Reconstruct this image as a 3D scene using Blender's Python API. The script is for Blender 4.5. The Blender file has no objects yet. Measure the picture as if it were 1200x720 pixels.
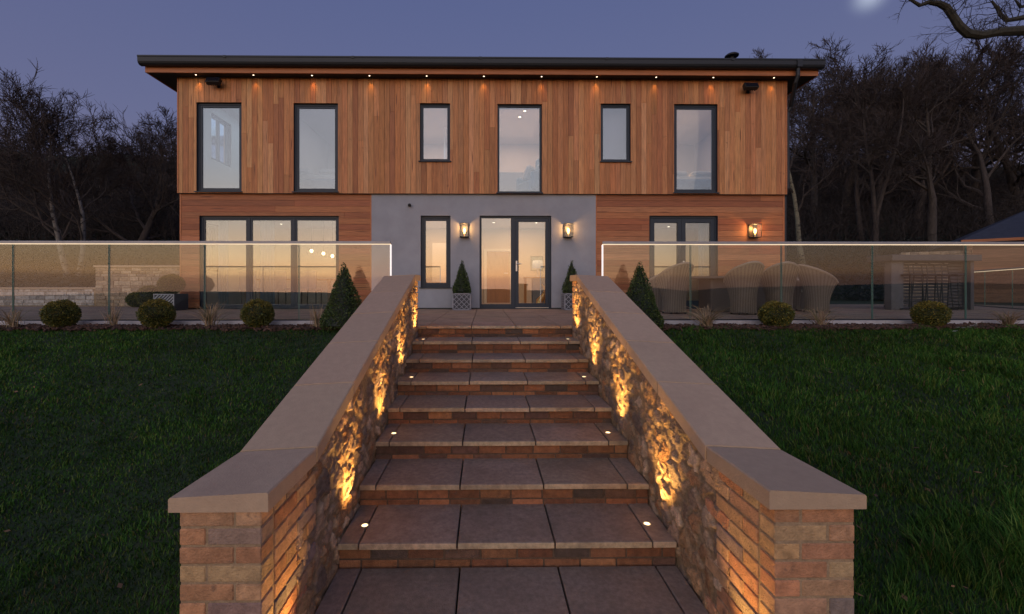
import bpy, math, random
import numpy as np
from mathutils import Vector, Matrix
random.seed(7)
R = math.radians
PI = math.pi
C = bpy.context.scene.collection
SC = bpy.context.scene

# ------------------------------------------------------------------ camera model (metres; terrace level is z = 0)
F, W0, H0 = 505.0, 1200.0, 720.0
YAW = R(0.6); CAMZ = 0.505
CX = 568 + F*math.tan(YAW); CY = 338.0
_s, _c = math.sin(YAW), math.cos(YAW)
def PX(px, Y):
    u = (px-CX)/F
    return Y*(_s+u*_c)/(_c-u*_s)
def PZ(py, Y, X=0):
    return CAMZ + (CY-py)*(X*_s+Y*_c)/F
cam_d = bpy.data.cameras.new('camera'); cam = bpy.data.objects.new('camera', cam_d); C.objects.link(cam)
cam.location = (0, 0, CAMZ); cam.rotation_euler = (R(90), 0, -YAW)
cam_d.sensor_width = 36; cam_d.lens = 36*F/W0
cam_d.shift_x = (W0/2-CX)/W0; cam_d.shift_y = (CY-H0/2)/W0
cam_d.clip_start = 0.05; cam_d.clip_end = 5000
SC.camera = cam

# ------------------------------------------------------------------ materials
def nodes_of(name):
    m = bpy.data.materials.new(name); m.use_nodes = True
    nt = m.node_tree; b = nt.nodes['Principled BSDF']
    return m, nt, b
def mat(name, col=None, rough=0.7, attr=False, nscale=8.0, namt=0.25, stretch=(1, 1, 1), bump=0.0, bscale=60.0, metal=0.0, spec=0.5,
        spots=None, blotch=None):
    """procedural surface: base colour (or the mesh's own colours) x two octaves of mottling, with fine bump"""
    m, nt, b = nodes_of(name); N, L = nt.nodes, nt.links
    tc = N.new('ShaderNodeTexCoord'); mp = N.new('ShaderNodeMapping'); mp.inputs['Scale'].default_value = stretch
    L.new(tc.outputs['Object'], mp.inputs['Vector'])
    n1 = N.new('ShaderNodeTexNoise'); n1.inputs['Scale'].default_value = nscale; n1.inputs['Detail'].default_value = 8; n1.inputs['Roughness'].default_value = .62
    L.new(mp.outputs[0], n1.inputs['Vector'])
    mr = N.new('ShaderNodeMapRange'); mr.inputs[1].default_value = .3; mr.inputs[2].default_value = .7
    mr.inputs[3].default_value = 1-namt; mr.inputs[4].default_value = 1+namt
    L.new(n1.outputs['Fac'], mr.inputs[0])
    mul = N.new('ShaderNodeMix'); mul.data_type = 'RGBA'; mul.blend_type = 'MULTIPLY'; mul.inputs[0].default_value = 1
    if attr:
        a = N.new('ShaderNodeAttribute'); a.attribute_name = 'Col'; L.new(a.outputs['Color'], mul.inputs[6])
    else:
        mul.inputs[6].default_value = (*col, 1)
    L.new(mr.outputs[0], mul.inputs[7])
    out = mul.outputs[2]
    if blotch:
        bs, bc, lo, hi = blotch
        n3 = N.new('ShaderNodeTexNoise'); n3.inputs['Scale'].default_value = bs; n3.inputs['Detail'].default_value = 6; n3.inputs['Roughness'].default_value = .7
        L.new(tc.outputs['Object'], n3.inputs['Vector'])
        r3 = N.new('ShaderNodeMapRange'); r3.inputs[1].default_value = lo; r3.inputs[2].default_value = hi
        L.new(n3.outputs['Fac'], r3.inputs[0])
        mx = N.new('ShaderNodeMix'); mx.data_type = 'RGBA'; L.new(r3.outputs[0], mx.inputs[0]); L.new(out, mx.inputs[6]); mx.inputs[7].default_value = (*bc, 1)
        out = mx.outputs[2]
    if spots:
        sscale, scol, lo, hi = spots
        v = N.new('ShaderNodeTexVoronoi'); v.inputs['Scale'].default_value = sscale
        L.new(mp.outputs[0], v.inputs['Vector'])
        r2 = N.new('ShaderNodeMapRange'); r2.inputs[1].default_value = lo; r2.inputs[2].default_value = hi; r2.inputs[3].default_value = 1; r2.inputs[4].default_value = 0
        L.new(v.outputs['Distance'], r2.inputs[0])
        mx = N.new('ShaderNodeMix'); mx.data_type = 'RGBA'; L.new(r2.outputs[0], mx.inputs[0]); L.new(out, mx.inputs[6]); mx.inputs[7].default_value = (*scol, 1)
        out = mx.outputs[2]
    L.new(out, b.inputs['Base Color'])
    b.inputs['Roughness'].default_value = rough; b.inputs['Metallic'].default_value = metal; b.inputs['Specular IOR Level'].default_value = spec
    if bump:
        n2 = N.new('ShaderNodeTexNoise'); n2.inputs['Scale'].default_value = bscale; n2.inputs['Detail'].default_value = 5
        L.new(mp.outputs[0], n2.inputs['Vector'])
        bp = N.new('ShaderNodeBump'); bp.inputs['Strength'].default_value = bump; bp.inputs['Distance'].default_value = .01
        L.new(n2.outputs['Fac'], bp.inputs['Height']); L.new(bp.outputs[0], b.inputs['Normal'])
    return m
def emit(name, col, s):
    m, nt, b = nodes_of(name)
    b.inputs['Base Color'].default_value = (*[min(1, c) for c in col], 1)
    b.inputs['Emission Color'].default_value = (*col, 1); b.inputs['Emission Strength'].default_value = s
    return m
def glass(name, tint, r0, edge=None, ripple=0.0):
    """thin clear pane: see-through, with a mirror share that grows towards grazing"""
    m, nt, b = nodes_of(name); N, L = nt.nodes, nt.links
    N.remove(b)
    t = N.new('ShaderNodeBsdfTransparent'); t.inputs[0].default_value = (*tint, 1)
    g = N.new('ShaderNodeBsdfGlossy'); g.inputs['Roughness'].default_value = 0.0
    lw = N.new('ShaderNodeLayerWeight'); lw.inputs[0].default_value = .5
    p = N.new('ShaderNodeMath'); p.operation = 'POWER'; p.inputs[1].default_value = 4.5; L.new(lw.outputs['Facing'], p.inputs[0])
    mr = N.new('ShaderNodeMapRange'); mr.inputs[3].default_value = r0; mr.inputs[4].default_value = 1; L.new(p.outputs[0], mr.inputs[0])
    if ripple:
        tc = N.new('ShaderNodeTexCoord'); n = N.new('ShaderNodeTexNoise'); n.inputs['Scale'].default_value = 1.3; n.inputs['Detail'].default_value = 1
        L.new(tc.outputs['Object'], n.inputs['Vector'])
        bp = N.new('ShaderNodeBump'); bp.inputs['Strength'].default_value = ripple; bp.inputs['Distance'].default_value = .01
        L.new(n.outputs['Fac'], bp.inputs['Height']); L.new(bp.outputs[0], g.inputs['Normal'])
    mx = N.new('ShaderNodeMixShader'); L.new(mr.outputs[0], mx.inputs[0]); L.new(t.outputs[0], mx.inputs[1]); L.new(g.outputs[0], mx.inputs[2])
    L.new(mx.outputs[0], N['Material Output'].inputs['Surface'])
    return m

M = dict(
    coping=mat('sandstone coping', None, .75, attr=True, nscale=22, namt=.07, bump=.3, bscale=120, blotch=(1.6, (.42, .29, .195), .50, .75)),
    slab=mat('sawn paving slab', attr=True, rough=.8, nscale=30, namt=.26, bump=.6, bscale=160, blotch=(2.6, (.165, .12, .09), .46, .80), spec=.25),
    brick=mat('clay brick', attr=True, rough=.85, nscale=22, namt=.30, bump=.8, bscale=110, blotch=(16, (.085, .065, .06), .58, .80)),
    mortar=mat('lime mortar', (.36, .25, .15), .95, nscale=30, namt=.25, bump=.7, bscale=150),
    dark_mortar=mat('stained mortar', (.13, .085, .055), .95, nscale=30, namt=.3, bump=.7, bscale=150),
    rubble=mat('flint rubble', attr=True, rough=.75, nscale=34, namt=.35, bump=.8, bscale=110, spec=.3),
    cedar_v=mat('cedar boards upright', attr=True, rough=.62, nscale=5, namt=.30, stretch=(9, 9, .6), bump=.25, bscale=14, blotch=(6.5, (.17, .062, .024), .63, .80), spots=(1.1, (.13, .045, .02), .05, .13)),
    cedar_h=mat('cedar boards level', attr=True, rough=.62, nscale=5, namt=.32, stretch=(.5, 9, 9), bump=.25, bscale=14, blotch=(6.5, (.15, .05, .02), .63, .80), spots=(1.1, (.13, .045, .02), .05, .13)),
    fascia=mat('cedar fascia', (.46, .165, .06), .6, nscale=4, namt=.2, stretch=(.4, 6, 6)),
    render=mat('grey render', (.34, .345, .375), .9, nscale=2.0, namt=.10, bump=.25, bscale=70, blotch=(1.1, (.30, .30, .325), .5, .85)),
    dark=mat('anthracite metal', (.010, .012, .016), .5, nscale=3, namt=.08),
    frame=mat('anthracite frame', (.026, .037, .054), .42, nscale=3, namt=.07, spec=.35),
    black=mat('black plastic', (.012, .012, .013), .5, nscale=4, namt=.1),
    soffit=mat('dark soffit board', (.030, .028, .028), .7, nscale=5, namt=.15),
    slate=mat('roof slate', (.04, .042, .05), .6, nscale=6, namt=.3, bump=.5, bscale=12),
    panel=mat('solar glass', (.01, .012, .02), .2, nscale=4, namt=.1),
    white=mat('matt plaster', (.62, .55, .49), .9, nscale=2, namt=.04),
    purple=mat('lilac plaster', (.33, .26, .26), .9, nscale=2, namt=.04),
    trim=mat('white painted trim', (.75, .72, .68), .5, nscale=2, namt=.04),
    oak=mat('oak veneer', (.40, .20, .075), .5, nscale=4, namt=.2, stretch=(7, 7, .5)),
    floor=mat('pale floor tile', (.40, .34, .29), .35, nscale=3, namt=.1),
    fabric=mat('blue grey fabric', (.13, .19, .27), .9, nscale=20, namt=.2, bump=.4, bscale=200),
    linen=mat('cream linen', (.60, .57, .52), .9, nscale=18, namt=.12, bump=.3, bscale=150),
    curtain=mat('pale blue curtain', (.20, .30, .38), .9, nscale=12, namt=.1, stretch=(1, 1, .1)),
    greywall=mat('grey panel', (.17, .185, .22), .8, nscale=4, namt=.08),
    steel=mat('brushed steel', (.55, .55, .56), .32, metal=1, nscale=10, namt=.08),
    rail=mat('satin aluminium', (.34, .33, .34), .45, metal=.35, nscale=10, namt=.08),
    kerb=mat('pale concrete', (.42, .40, .42), .85, nscale=8, namt=.18, bump=.4, bscale=60),
    rattan=None,
    ground=mat('turf soil', (.016, .032, .009), .95, nscale=6, namt=.5, bump=.6, bscale=30, blotch=(1.5, (.035, .028, .016), .55, .75)),
    blade=mat('grass blade', attr=True, rough=.75, nscale=3, namt=.25, spec=.1),
    leaf=mat('leaf', attr=True, rough=.55, nscale=10, namt=.25, spec=.4),
    straw=mat('dry grass stem', attr=True, rough=.8, nscale=10, namt=.2),
    mulch=mat('bark mulch', attr=True, rough=.95, nscale=20, namt=.4),
    bark=mat('bark', attr=True, rough=.9, nscale=7, namt=.45, stretch=(2, 2, .5), bump=.8, bscale=20),
    birch=mat('birch bark', attr=True, rough=.8, nscale=6, namt=.3, stretch=(1, 1, 3), bump=.4, bscale=20, blotch=(3.5, (.03, .025, .022), .52, .62)),
    gold=mat('gilded metal', (.75, .48, .16), .35, metal=1, nscale=10, namt=.1),
    clay=mat('lead grey planter', (.045, .045, .055), .6, nscale=8, namt=.15),
    lattice=mat('zinc lattice', (.34, .34, .38), .5, metal=.2, nscale=8, namt=.12),
    gstone=mat('garden wall stone', attr=True, rough=.9, nscale=18, namt=.35, bump=.8, bscale=60),
    timber_dark=mat('weathered larch', attr=True, rough=.8, nscale=5, namt=.3, stretch=(.5, 9, 9)),
)
M['pane'] = glass('window glass', (.88, .93, .96), .17, ripple=.03)
M['bal'] = glass('balustrade glass', (.93, .96, .95), .052)
M['lantern_glass'] = glass('lantern glass', (.95, .95, .95), .05)
M['led'] = emit('led strip', (1.0, .78, .52), .72)
M['led_edge'] = emit('led lit edge', (1.0, .93, .88), .62)
M['step_led'] = emit('step lamp lens', (1.0, .72, .36), 2.6)
M['down_led'] = emit('downlight lens', (1.0, .80, .55), 5)
M['bulb'] = emit('filament bulb', (1.0, .50, .13), 9)
M['pendant'] = emit('pendant bulb', (1.0, .74, .42), 7)
M['shade'] = emit('lamp shade', (.45, .52, .55), .25)
def rattan_mat():
    m, nt, b = nodes_of('woven rattan'); N, L = nt.nodes, nt.links
    uv = N.new('ShaderNodeTexCoord')
    a = N.new('ShaderNodeTexWave'); a.bands_direction = 'Z'; a.inputs['Scale'].default_value = 16; a.inputs['Distortion'].default_value = 1.5; a.inputs['Detail'].default_value = 2
    w = N.new('ShaderNodeAttribute'); w.attribute_name = 'Col'
    L.new(uv.outputs['Object'], a.inputs['Vector'])
    mr = N.new('ShaderNodeMapRange'); mr.inputs[3].default_value = .55; mr.inputs[4].default_value = 1.15; L.new(a.outputs['Fac'], mr.inputs[0])
    mu = N.new('ShaderNodeMix'); mu.data_type = 'RGBA'; mu.blend_type = 'MULTIPLY'; mu.inputs[0].default_value = 1
    L.new(w.outputs['Color'], mu.inputs[6]); L.new(mr.outputs[0], mu.inputs[7]); L.new(mu.outputs[2], b.inputs['Base Color'])
    bp = N.new('ShaderNodeBump'); bp.inputs['Strength'].default_value = .7; bp.inputs['Distance'].default_value = .01
    L.new(a.outputs['Fac'], bp.inputs['Height']); L.new(bp.outputs[0], b.inputs['Normal']); b.inputs['Roughness'].default_value = .75
    return m
M['rattan'] = rattan_mat()

# ------------------------------------------------------------------ mesh helpers
class MB:
    def __init__(s): s.v = []; s.f = []; s.c = []; s.has = False
    def add(s, vs, fs, col=(1, 1, 1)):
        o = len(s.v); s.v += [tuple(p) for p in vs]; s.f += [tuple(i+o for i in f) for f in fs]; s.c += [col]*len(vs)
        return s
    def box(s, x0, x1, y0, y1, z0, z1, col=(1, 1, 1), M4=None, ch=0.0):
        if ch <= 0:
            vs = [(x, y, z) for x in (x0, x1) for y in (y0, y1) for z in (z0, z1)]
            fs = [(0, 1, 3, 2), (4, 6, 7, 5), (0, 4, 5, 1), (2, 3, 7, 6), (0, 2, 6, 4), (1, 5, 7, 3)]
        else:
            X, Y, Z = (x0, x1), (y0, y1), (z0, z1); vs = []; ix = {}
            sg = lambda i: 1 if i == 0 else -1
            for i in (0, 1):
                for j in (0, 1):
                    for k in (0, 1):
                        dx, dy, dz = sg(i)*ch, sg(j)*ch, sg(k)*ch
                        for a in range(3):
                            p = [X[i]+dx, Y[j]+dy, Z[k]+dz]
                            p[a] = (X[i], Y[j], Z[k])[a]
                            ix[i, j, k, a] = len(vs); vs.append(tuple(p))
            fs = []
            q = [(0, 0), (1, 0), (1, 1), (0, 1)]
            for a in range(3):
                for e in (0, 1):
                    f = []
                    for (u, w) in q:
                        key = [0, 0, 0]; key[a] = e; key[(a+1) % 3] = u; key[(a+2) % 3] = w
                        f.append(ix[(*key, a)])
                    fs.append(tuple(f) if e else tuple(reversed(f)))
            for a in range(3):                      # edges parallel to axis a
                b, c = (a+1) % 3, (a+2) % 3
                for u in (0, 1):
                    for w in (0, 1):
                        k0 = [0, 0, 0]; k0[b] = u; k0[c] = w; k1 = list(k0); k1[a] = 1
                        f = (ix[(*k0, b)], ix[(*k1, b)], ix[(*k1, c)], ix[(*k0, c)])
                        fs.append(f if (u == w) else tuple(reversed(f)))
            for i in (0, 1):
                for j in (0, 1):
                    for k in (0, 1):
                        f = (ix[i, j, k, 0], ix[i, j, k, 1], ix[i, j, k, 2])
                        fs.append(f if (i+j+k) % 2 else tuple(reversed(f)))
        if M4 is not None: vs = [tuple(M4 @ Vector(p)) for p in vs]
        return s.add(vs, fs, col)
    def tube(s, pts, rad, n=8, col=(1, 1, 1), cap=True):
        pts = [Vector(p) for p in pts]; m = len(pts)
        if not isinstance(rad, (list, tuple)): rad = [rad]*m
        vs = []; up = None
        for i, p in enumerate(pts):
            d = (pts[min(i+1, m-1)]-pts[max(i-1, 0)])
            if d.length < 1e-9: d = Vector((0, 0, 1))
            d.normalize()
            if up is None:
                up = Vector((0, 0, 1)) if abs(d.z) < .9 else Vector((1, 0, 0))
            a = d.cross(up)
            if a.length < 1e-6: a = d.orthogonal()
            a.normalize(); b = a.cross(d); up = b
            for k in range(n):
                t = 2*PI*k/n; vs.append(p+a*(math.cos(t)*rad[i])+b*(math.sin(t)*rad[i]))
        fs = [(i*n+k, i*n+(k+1) % n, (i+1)*n+(k+1) % n, (i+1)*n+k) for i in range(m-1) for k in range(n)]
        if cap:
            fs.append(tuple(range(n))); fs.append(tuple(reversed([(m-1)*n+k for k in range(n)])))
        return s.add(vs, fs, col)
    def lathe(s, prof, cx=0, cy=0, n=24, col=(1, 1, 1)):
        vs = [(cx+r*math.cos(2*PI*k/n), cy+r*math.sin(2*PI*k/n), z) for r, z in prof for k in range(n)]
        m = len(prof)
        fs = [(i*n+k, i*n+(k+1) % n, (i+1)*n+(k+1) % n, (i+1)*n+k) for i in range(m-1) for k in range(n)]
        fs.append(tuple(reversed(range(n)))); fs.append(tuple((m-1)*n+k for k in range(n)))
        return s.add(vs, fs, col)
    def build(s, name, m, parent=None, smooth=False):
        me = bpy.data.meshes.new(name); me.from_pydata(s.v, [], s.f)
        at = me.attributes.new('Col', 'FLOAT_COLOR', 'POINT')
        at.data.foreach_set('color', np.array([(*c, 1) for c in s.c], dtype=np.float32).ravel())
        me.materials.append(m)
        if smooth: me.polygons.foreach_set('use_smooth', [True]*len(me.polygons))
        me.update()
        o = bpy.data.objects.new(name, me); C.objects.link(o)
        if parent is not None: o.parent = parent
        return o
def np_mesh(name, V, Fq, col, m, parent=None, smooth=False):
    """V (n,3) float, Fq (k,s) int all faces of one size, col (n,3)"""
    me = bpy.data.meshes.new(name); k, sz = Fq.shape
    me.vertices.add(len(V)); me.vertices.foreach_set('co', V.astype(np.float32).ravel())
    me.loops.add(k*sz); me.loops.foreach_set('vertex_index', Fq.astype(np.int32).ravel())
    me.polygons.add(k); me.polygons.foreach_set('loop_start', np.arange(0, k*sz, sz, dtype=np.int32)); me.polygons.foreach_set('loop_total', np.full(k, sz, dtype=np.int32))
    at = me.attributes.new('Col', 'FLOAT_COLOR', 'POINT')
    at.data.foreach_set('color', np.concatenate([col, np.ones((len(V), 1))], 1).astype(np.float32).ravel())
    me.materials.append(m)
    if smooth: me.polygons.foreach_set('use_smooth', np.ones(k, dtype=bool))
    me.update(calc_edges=True); me.validate()
    o = bpy.data.objects.new(name, me); C.objects.link(o)
    if parent is not None: o.parent = parent
    return o
def tag(o, label=None, cat=None, group=None, kind=None):
    if label: o['label'] = label
    if cat: o['category'] = cat
    if group: o['group'] = group
    if kind: o['kind'] = kind
    return o
def thing(name, label, cat, loc=(0, 0, 0), rz=0, group=None):
    o = bpy.data.objects.new(name, None); C.objects.link(o); o.empty_display_size = .1
    o.location = loc; o.rotation_euler = (0, 0, rz)
    return tag(o, label, cat, group)
def dup(root, loc, rz=0, label=None, scale=None, group=None):
    r = root.copy(); C.objects.link(r); r.location = loc; r.rotation_euler = (0, 0, rz)
    if scale: r.scale = scale
    if label: r['label'] = label
    if group: r['group'] = group
    def rec(a, b):
        for ch in list(a.children):
            c = ch.copy(); C.objects.link(c); c.parent = b; rec(ch, c)
    rec(root, r)
    return r
def lamp(name, kind, loc, energy, col, parent=None, **kw):
    d = bpy.data.lights.new(name, kind); d.energy = energy; d.color = col
    for k, v in kw.items():
        if k != 'rot': setattr(d, k, v)
    o = bpy.data.objects.new(name, d); C.objects.link(o); o.location = loc
    if 'rot' in kw: o.rotation_euler = kw['rot']
    if parent is not None: o.parent = parent
    return o
def jit(c, a=.15, h=.05):
    k = 1+random.uniform(-a, a)
    return tuple(max(0, x*k*(1+random.uniform(-h, h))) for x in c)

# ------------------------------------------------------------------ world and sun
def build_world():
    w = bpy.data.worlds.new('World'); SC.world = w; w.use_nodes = True
    nt = w.node_tree; N, L = nt.nodes, nt.links
    for n in list(N): N.remove(n)
    out = N.new('ShaderNodeOutputWorld')
    sky = N.new('ShaderNodeTexSky'); sky.sky_type = 'NISHITA'; sky.sun_disc = False; sky.sun_elevation = R(1.0); sky.sun_rotation = R(195); sky.air_density = 1.2; sky.ozone_density = 2.0
    b1 = N.new('ShaderNodeBackground'); b1.inputs[1].default_value = .05; L.new(sky.outputs[0], b1.inputs[0])
    tc = N.new('ShaderNodeTexCoord'); sp = N.new('ShaderNodeSeparateXYZ'); L.new(tc.outputs['Generated'], sp.inputs[0])
    def ramp(stops):
        r = N.new('ShaderNodeValToRGB'); e = r.color_ramp.elements
        while len(e) > 1: e.remove(e[-1])
        e[0].position, e[0].color = stops[0][0], (*stops[0][1], 1)
        for p, c in stops[1:]:
            q = e.new(p); q.color = (*c, 1)
        return r
    front = ramp([(0, (.13, .10, .155)), (.12, (.135, .113, .192)), (.30, (.102, .107, .215)), (.55, (.076, .089, .203)), (1, (.07, .085, .2))])
    back = ramp([(0, (.80, .44, .30)), (.022, (1.1, .58, .33)), (.030, (1.95, 1.05, .50)), (.065, (1.85, 1.20, .68)), (.14, (1.20, 1.06, .94)), (.24, (.80, .86, 1.0)), (.45, (.52, .61, .86)), (.75, (.26, .30, .46)), (1, (.11, .13, .27))])
    L.new(sp.outputs['Z'], front.inputs[0]); L.new(sp.outputs['Z'], back.inputs[0])
    mr = N.new('ShaderNodeMapRange'); mr.interpolation_type = 'SMOOTHSTEP'; mr.inputs[1].default_value = .25; mr.inputs[2].default_value = -.85
    L.new(sp.outputs['Y'], mr.inputs[0])
    mx = N.new('ShaderNodeMix'); mx.data_type = 'RGBA'; L.new(mr.outputs[0], mx.inputs[0]); L.new(front.outputs[0], mx.inputs[6])
    az = N.new('ShaderNodeMapRange'); az.interpolation_type = 'SMOOTHSTEP'; az.inputs[1].default_value = -.05; az.inputs[2].default_value = .75; L.new(sp.outputs['X'], az.inputs[0])
    away = N.new('ShaderNodeMix'); away.data_type = 'RGBA'; away.blend_type = 'MULTIPLY'; L.new(az.outputs[0], away.inputs[0]); L.new(back.outputs[0], away.inputs[6]); away.inputs[7].default_value = (.40, .40, .50, 1)
    L.new(away.outputs[2], mx.inputs[7])
    # the moon and its halo
    d = Vector((PX(1020, 1), 1, (CY+9)/F)).normalized()
    dp = N.new('ShaderNodeVectorMath'); dp.operation = 'DOT_PRODUCT'; dp.inputs[1].default_value = d; L.new(tc.outputs['Generated'], dp.inputs[0])
    h = N.new('ShaderNodeMapRange'); h.interpolation_type = 'LINEAR'; h.inputs[1].default_value = math.cos(R(2.6)); h.inputs[2].default_value = math.cos(R(.05)); h.inputs[3].default_value = 0; h.inputs[4].default_value = 1
    L.new(dp.outputs['Value'], h.inputs[0])
    pw = N.new('ShaderNodeMath'); pw.operation = 'POWER'; pw.inputs[1].default_value = 6.0; L.new(h.outputs[0], pw.inputs[0])
    mm = N.new('ShaderNodeMix'); mm.data_type = 'RGBA'; mm.blend_type = 'ADD'; L.new(pw.outputs[0], mm.inputs[0]); L.new(mx.outputs[2], mm.inputs[6]); mm.inputs[7].default_value = (.24, .27, .275, 1)
    b2 = N.new('ShaderNodeBackground'); b2.inputs[1].default_value = 1.0; L.new(mm.outputs[2], b2.inputs[0])
    ad = N.new('ShaderNodeAddShader'); L.new(b1.outputs[0], ad.inputs[0]); L.new(b2.outputs[0], ad.inputs[1])
    L.new(ad.outputs[0], out.inputs['Surface'])
    lamp('sun', 'SUN', (0, -20, 20), .35, (1.0, .72, .48), angle=R(80), rot=(R(76), 0, R(-15)))
build_world()

# ------------------------------------------------------------------ ground
STAIR_L, STAIR_R = -.90, 1.185           # inner wall faces
WOUT_L, WOUT_R = -1.228, 1.513           # outer wall faces
def smooth(a, b, x):
    t = np.clip((x-a)/(b-a), 0, 1); return t*t*(3-2*t)
def gz(x, y):
    x = np.asarray(x, float); y = np.asarray(y, float)
    bank = -.10-.265*np.clip(6.32-y, 0, None)
    low = -1.30-.012*np.clip(1.5-y, 0, None)
    z = np.where(y > 1.75, bank, low)
    z = np.where(y > 6.32, -.10, z)
    z = z + .05*np.sin(x*.9+1.3)*np.clip((6.2-y)/3, 0, 1)*(y > 1) + .03*np.sin(x*2.3+y*1.7)*np.clip((6.2-y)/3, 0, 1)*(y > 1)
    hill = .43*np.clip(y-21, 0, 60)+.05*np.clip(y-81, 0, None)
    hill = hill*(1+.10*np.sin(x*.05+.7)+.05*np.sin(x*.17))
    z = z+hill
    # valley and far hills behind the viewpoint
    z = z-.03*np.clip(-y-10, 0, 330)
    far = np.clip((-y-500)/500, 0, 1)
    z = z+far*(14+9*np.sin(x*.006+.4)+5*np.sin(x*.017+2)+ .012*x)*1.0
    return z
def ground():
    xs = np.unique(np.concatenate([-np.geomspace(14, 1500, 34), np.linspace(-14, -1.6, 50), [-1.45, WOUT_L+.05, STAIR_L-.05, 0, STAIR_R+.05, WOUT_R-.05, 1.7], np.linspace(1.9, 15, 52), np.geomspace(15.5, 1500, 34)]))
    ys = np.unique(np.concatenate([-np.geomspace(2, 2000, 50), np.linspace(-1.5, 1.65, 8), [1.74, 1.76], np.linspace(1.9, 6.32, 40), [6.4, 6.7, 7.2, 9, 12, 15, 18, 20], np.linspace(21, 85, 40), np.geomspace(90, 1500, 20)]))
    X, Y = np.meshgrid(xs, ys); Z = gz(X, Y)
    inside = (X > WOUT_L) & (X < WOUT_R) & (Y > 1.3) & (Y < 6.3)
    Z = np.where(inside, np.minimum(Z, -1.4), Z)
    Z = np.where((Y < 1.76) & (np.abs(X-.15) < 1.35) & (Y > -3), -1.34, Z)
    V = np.stack([X.ravel(), Y.ravel(), Z.ravel()], 1); nx = len(xs); ny = len(ys)
    i = np.arange(ny-1)[:, None]*nx+np.arange(nx-1)[None]; i = i.ravel()
    Fq = np.stack([i, i+1, i+nx+1, i+nx], 1)
    o = np_mesh('ground', V, Fq, np.ones((len(V), 3)), M['ground'], smooth=True)
    tag(o, kind='structure')
ground()

def lawn():
    rng = np.random.default_rng(3)
    out = []
    for (y0, y1, dens, w, h) in ((.9, 2.6, 9500, .0026, .052), (2.6, 4.0, 6500, .0034, .050), (4.0, 6.36, 4200, .0044, .046)):
        x0, x1 = -1.25*y1-.3, 1.36*y1+.3
        n = int((x1-x0)*(y1-y0)*dens)
        x = rng.uniform(x0, x1, n); y = rng.uniform(y0, y1, n)
        keep = ((x < WOUT_L-.01) | (x > WOUT_R+.01)) & (x > -1.25*y-.3) & (x < 1.36*y+.3)
        # bare, worn patches
        nz = np.sin(x*3.1+1.2*np.sin(y*2.3))+np.sin(y*4.1+1.7*np.sin(x*1.9))+.7*np.sin(x*9+y*7)
        keep &= rng.uniform(0, 1, n) < np.clip(1.05-.22*np.clip(nz-.7, 0, 3), .3, 1)
        near = np.minimum(np.abs(x-WOUT_L), np.abs(x-WOUT_R))
        keep &= rng.uniform(0, 1, n) < np.clip(near/.10, .15, 1)
        x, y = x[keep], y[keep]; n = len(x)
        cl = .6+.4*np.sin(x*2.1+3*np.sin(y*1.3))*np.sin(y*2.7+2*np.sin(x*1.1))       # rank and short clumps
        tuft = (np.sin(x*5.3+2.1*np.sin(y*3.7)) * np.sin(y*6.1+1.7*np.sin(x*4.3)) > .55)
        hh = np.where(x < 0, .80, 1.15)*h*rng.uniform(.5, 1.25, n)*(.7+.5*cl)*np.where(tuft, np.where(x < 0, 1.25, 1.6), 1)*np.where(np.hypot(x-3.1, (y-2.55)*1.2) < .45, 1.9, 1)
        ang = rng.uniform(0, 2*PI, n)+0; lean = rng.uniform(.2, .95, n)*hh
        wind = 2.6*np.sin(x*1.7+y*.9)+1.5*np.sin(x*4.7-y*3.9)
        dx = np.cos(ang)*lean*.95+np.cos(wind)*lean*.22; dy = np.sin(ang)*lean*.95+np.sin(wind)*lean*.22
        wx, wy = -np.sin(ang)*w, np.cos(ang)*w
        z = gz(x, y)-.01
        P = lambda a, b, c: np.stack([a, b, c], 1)
        v0 = P(x-wx, y-wy, z); v1 = P(x+wx, y+wy, z)
        v2 = P(x+dx*.35+wx*.8, y+dy*.35+wy*.8, z+hh*.6); v3 = P(x+dx*.35-wx*.8, y+dy*.35-wy*.8, z+hh*.6)
        v4 = P(x+dx+wx*.15, y+dy+wy*.15, z+hh*.93); v5 = P(x+dx-wx*.15, y+dy-wy*.15, z+hh*.93)
        V = np.stack([v0, v1, v2, v3, v4, v5], 1)
        base = np.array([.040, .105, .016]); yel = np.array([.092, .138, .026]); deep = np.array([.022, .064, .010]); dry = np.array([.15, .115, .05])
        t = rng.uniform(0, 1, n)[:, None]
        col = np.where(t < .5, base, np.where(t < .72, yel, deep))*rng.uniform(.7, 1.3, n)[:, None]
        pat = np.clip(.5+.35*np.sin(x*.8+1.1*np.sin(y*1.1)+.5)*np.sin(y*1.4+.9*np.sin(x*.7))+.25*np.sin(x*3.7+y*2.9)*np.sin(y*4.4-x*1.3), 0, 1)[:, None]
        col = np.where(rng.uniform(0, 1, n)[:, None] < .02+.10*(pat < .22), dry, col)*(.70+.40*cl[:, None])*(.72+.5*pat)*np.where(x < 0, .98, 1.06)[:, None]
        col = col*np.where(tuft, 1.2, 1)[:, None]
        out.append((V.reshape(-1, 3), np.repeat(col, 6, 0), n))
    V = np.concatenate([o[0] for o in out]); col = np.concatenate([o[1] for o in out]); n = sum(o[2] for o in out)
    i = np.arange(n)[:, None]*6
    Fq = np.concatenate([i+np.array([[0, 1, 2, 3]]), i+np.array([[3, 2, 4, 5]])], 0)
    o = np_mesh('lawn_grass', V, Fq, col, M['blade'])
    tag(o, 'rough dark green grass on the banks either side of the steps', 'grass', kind='stuff')
lawn()

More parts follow.
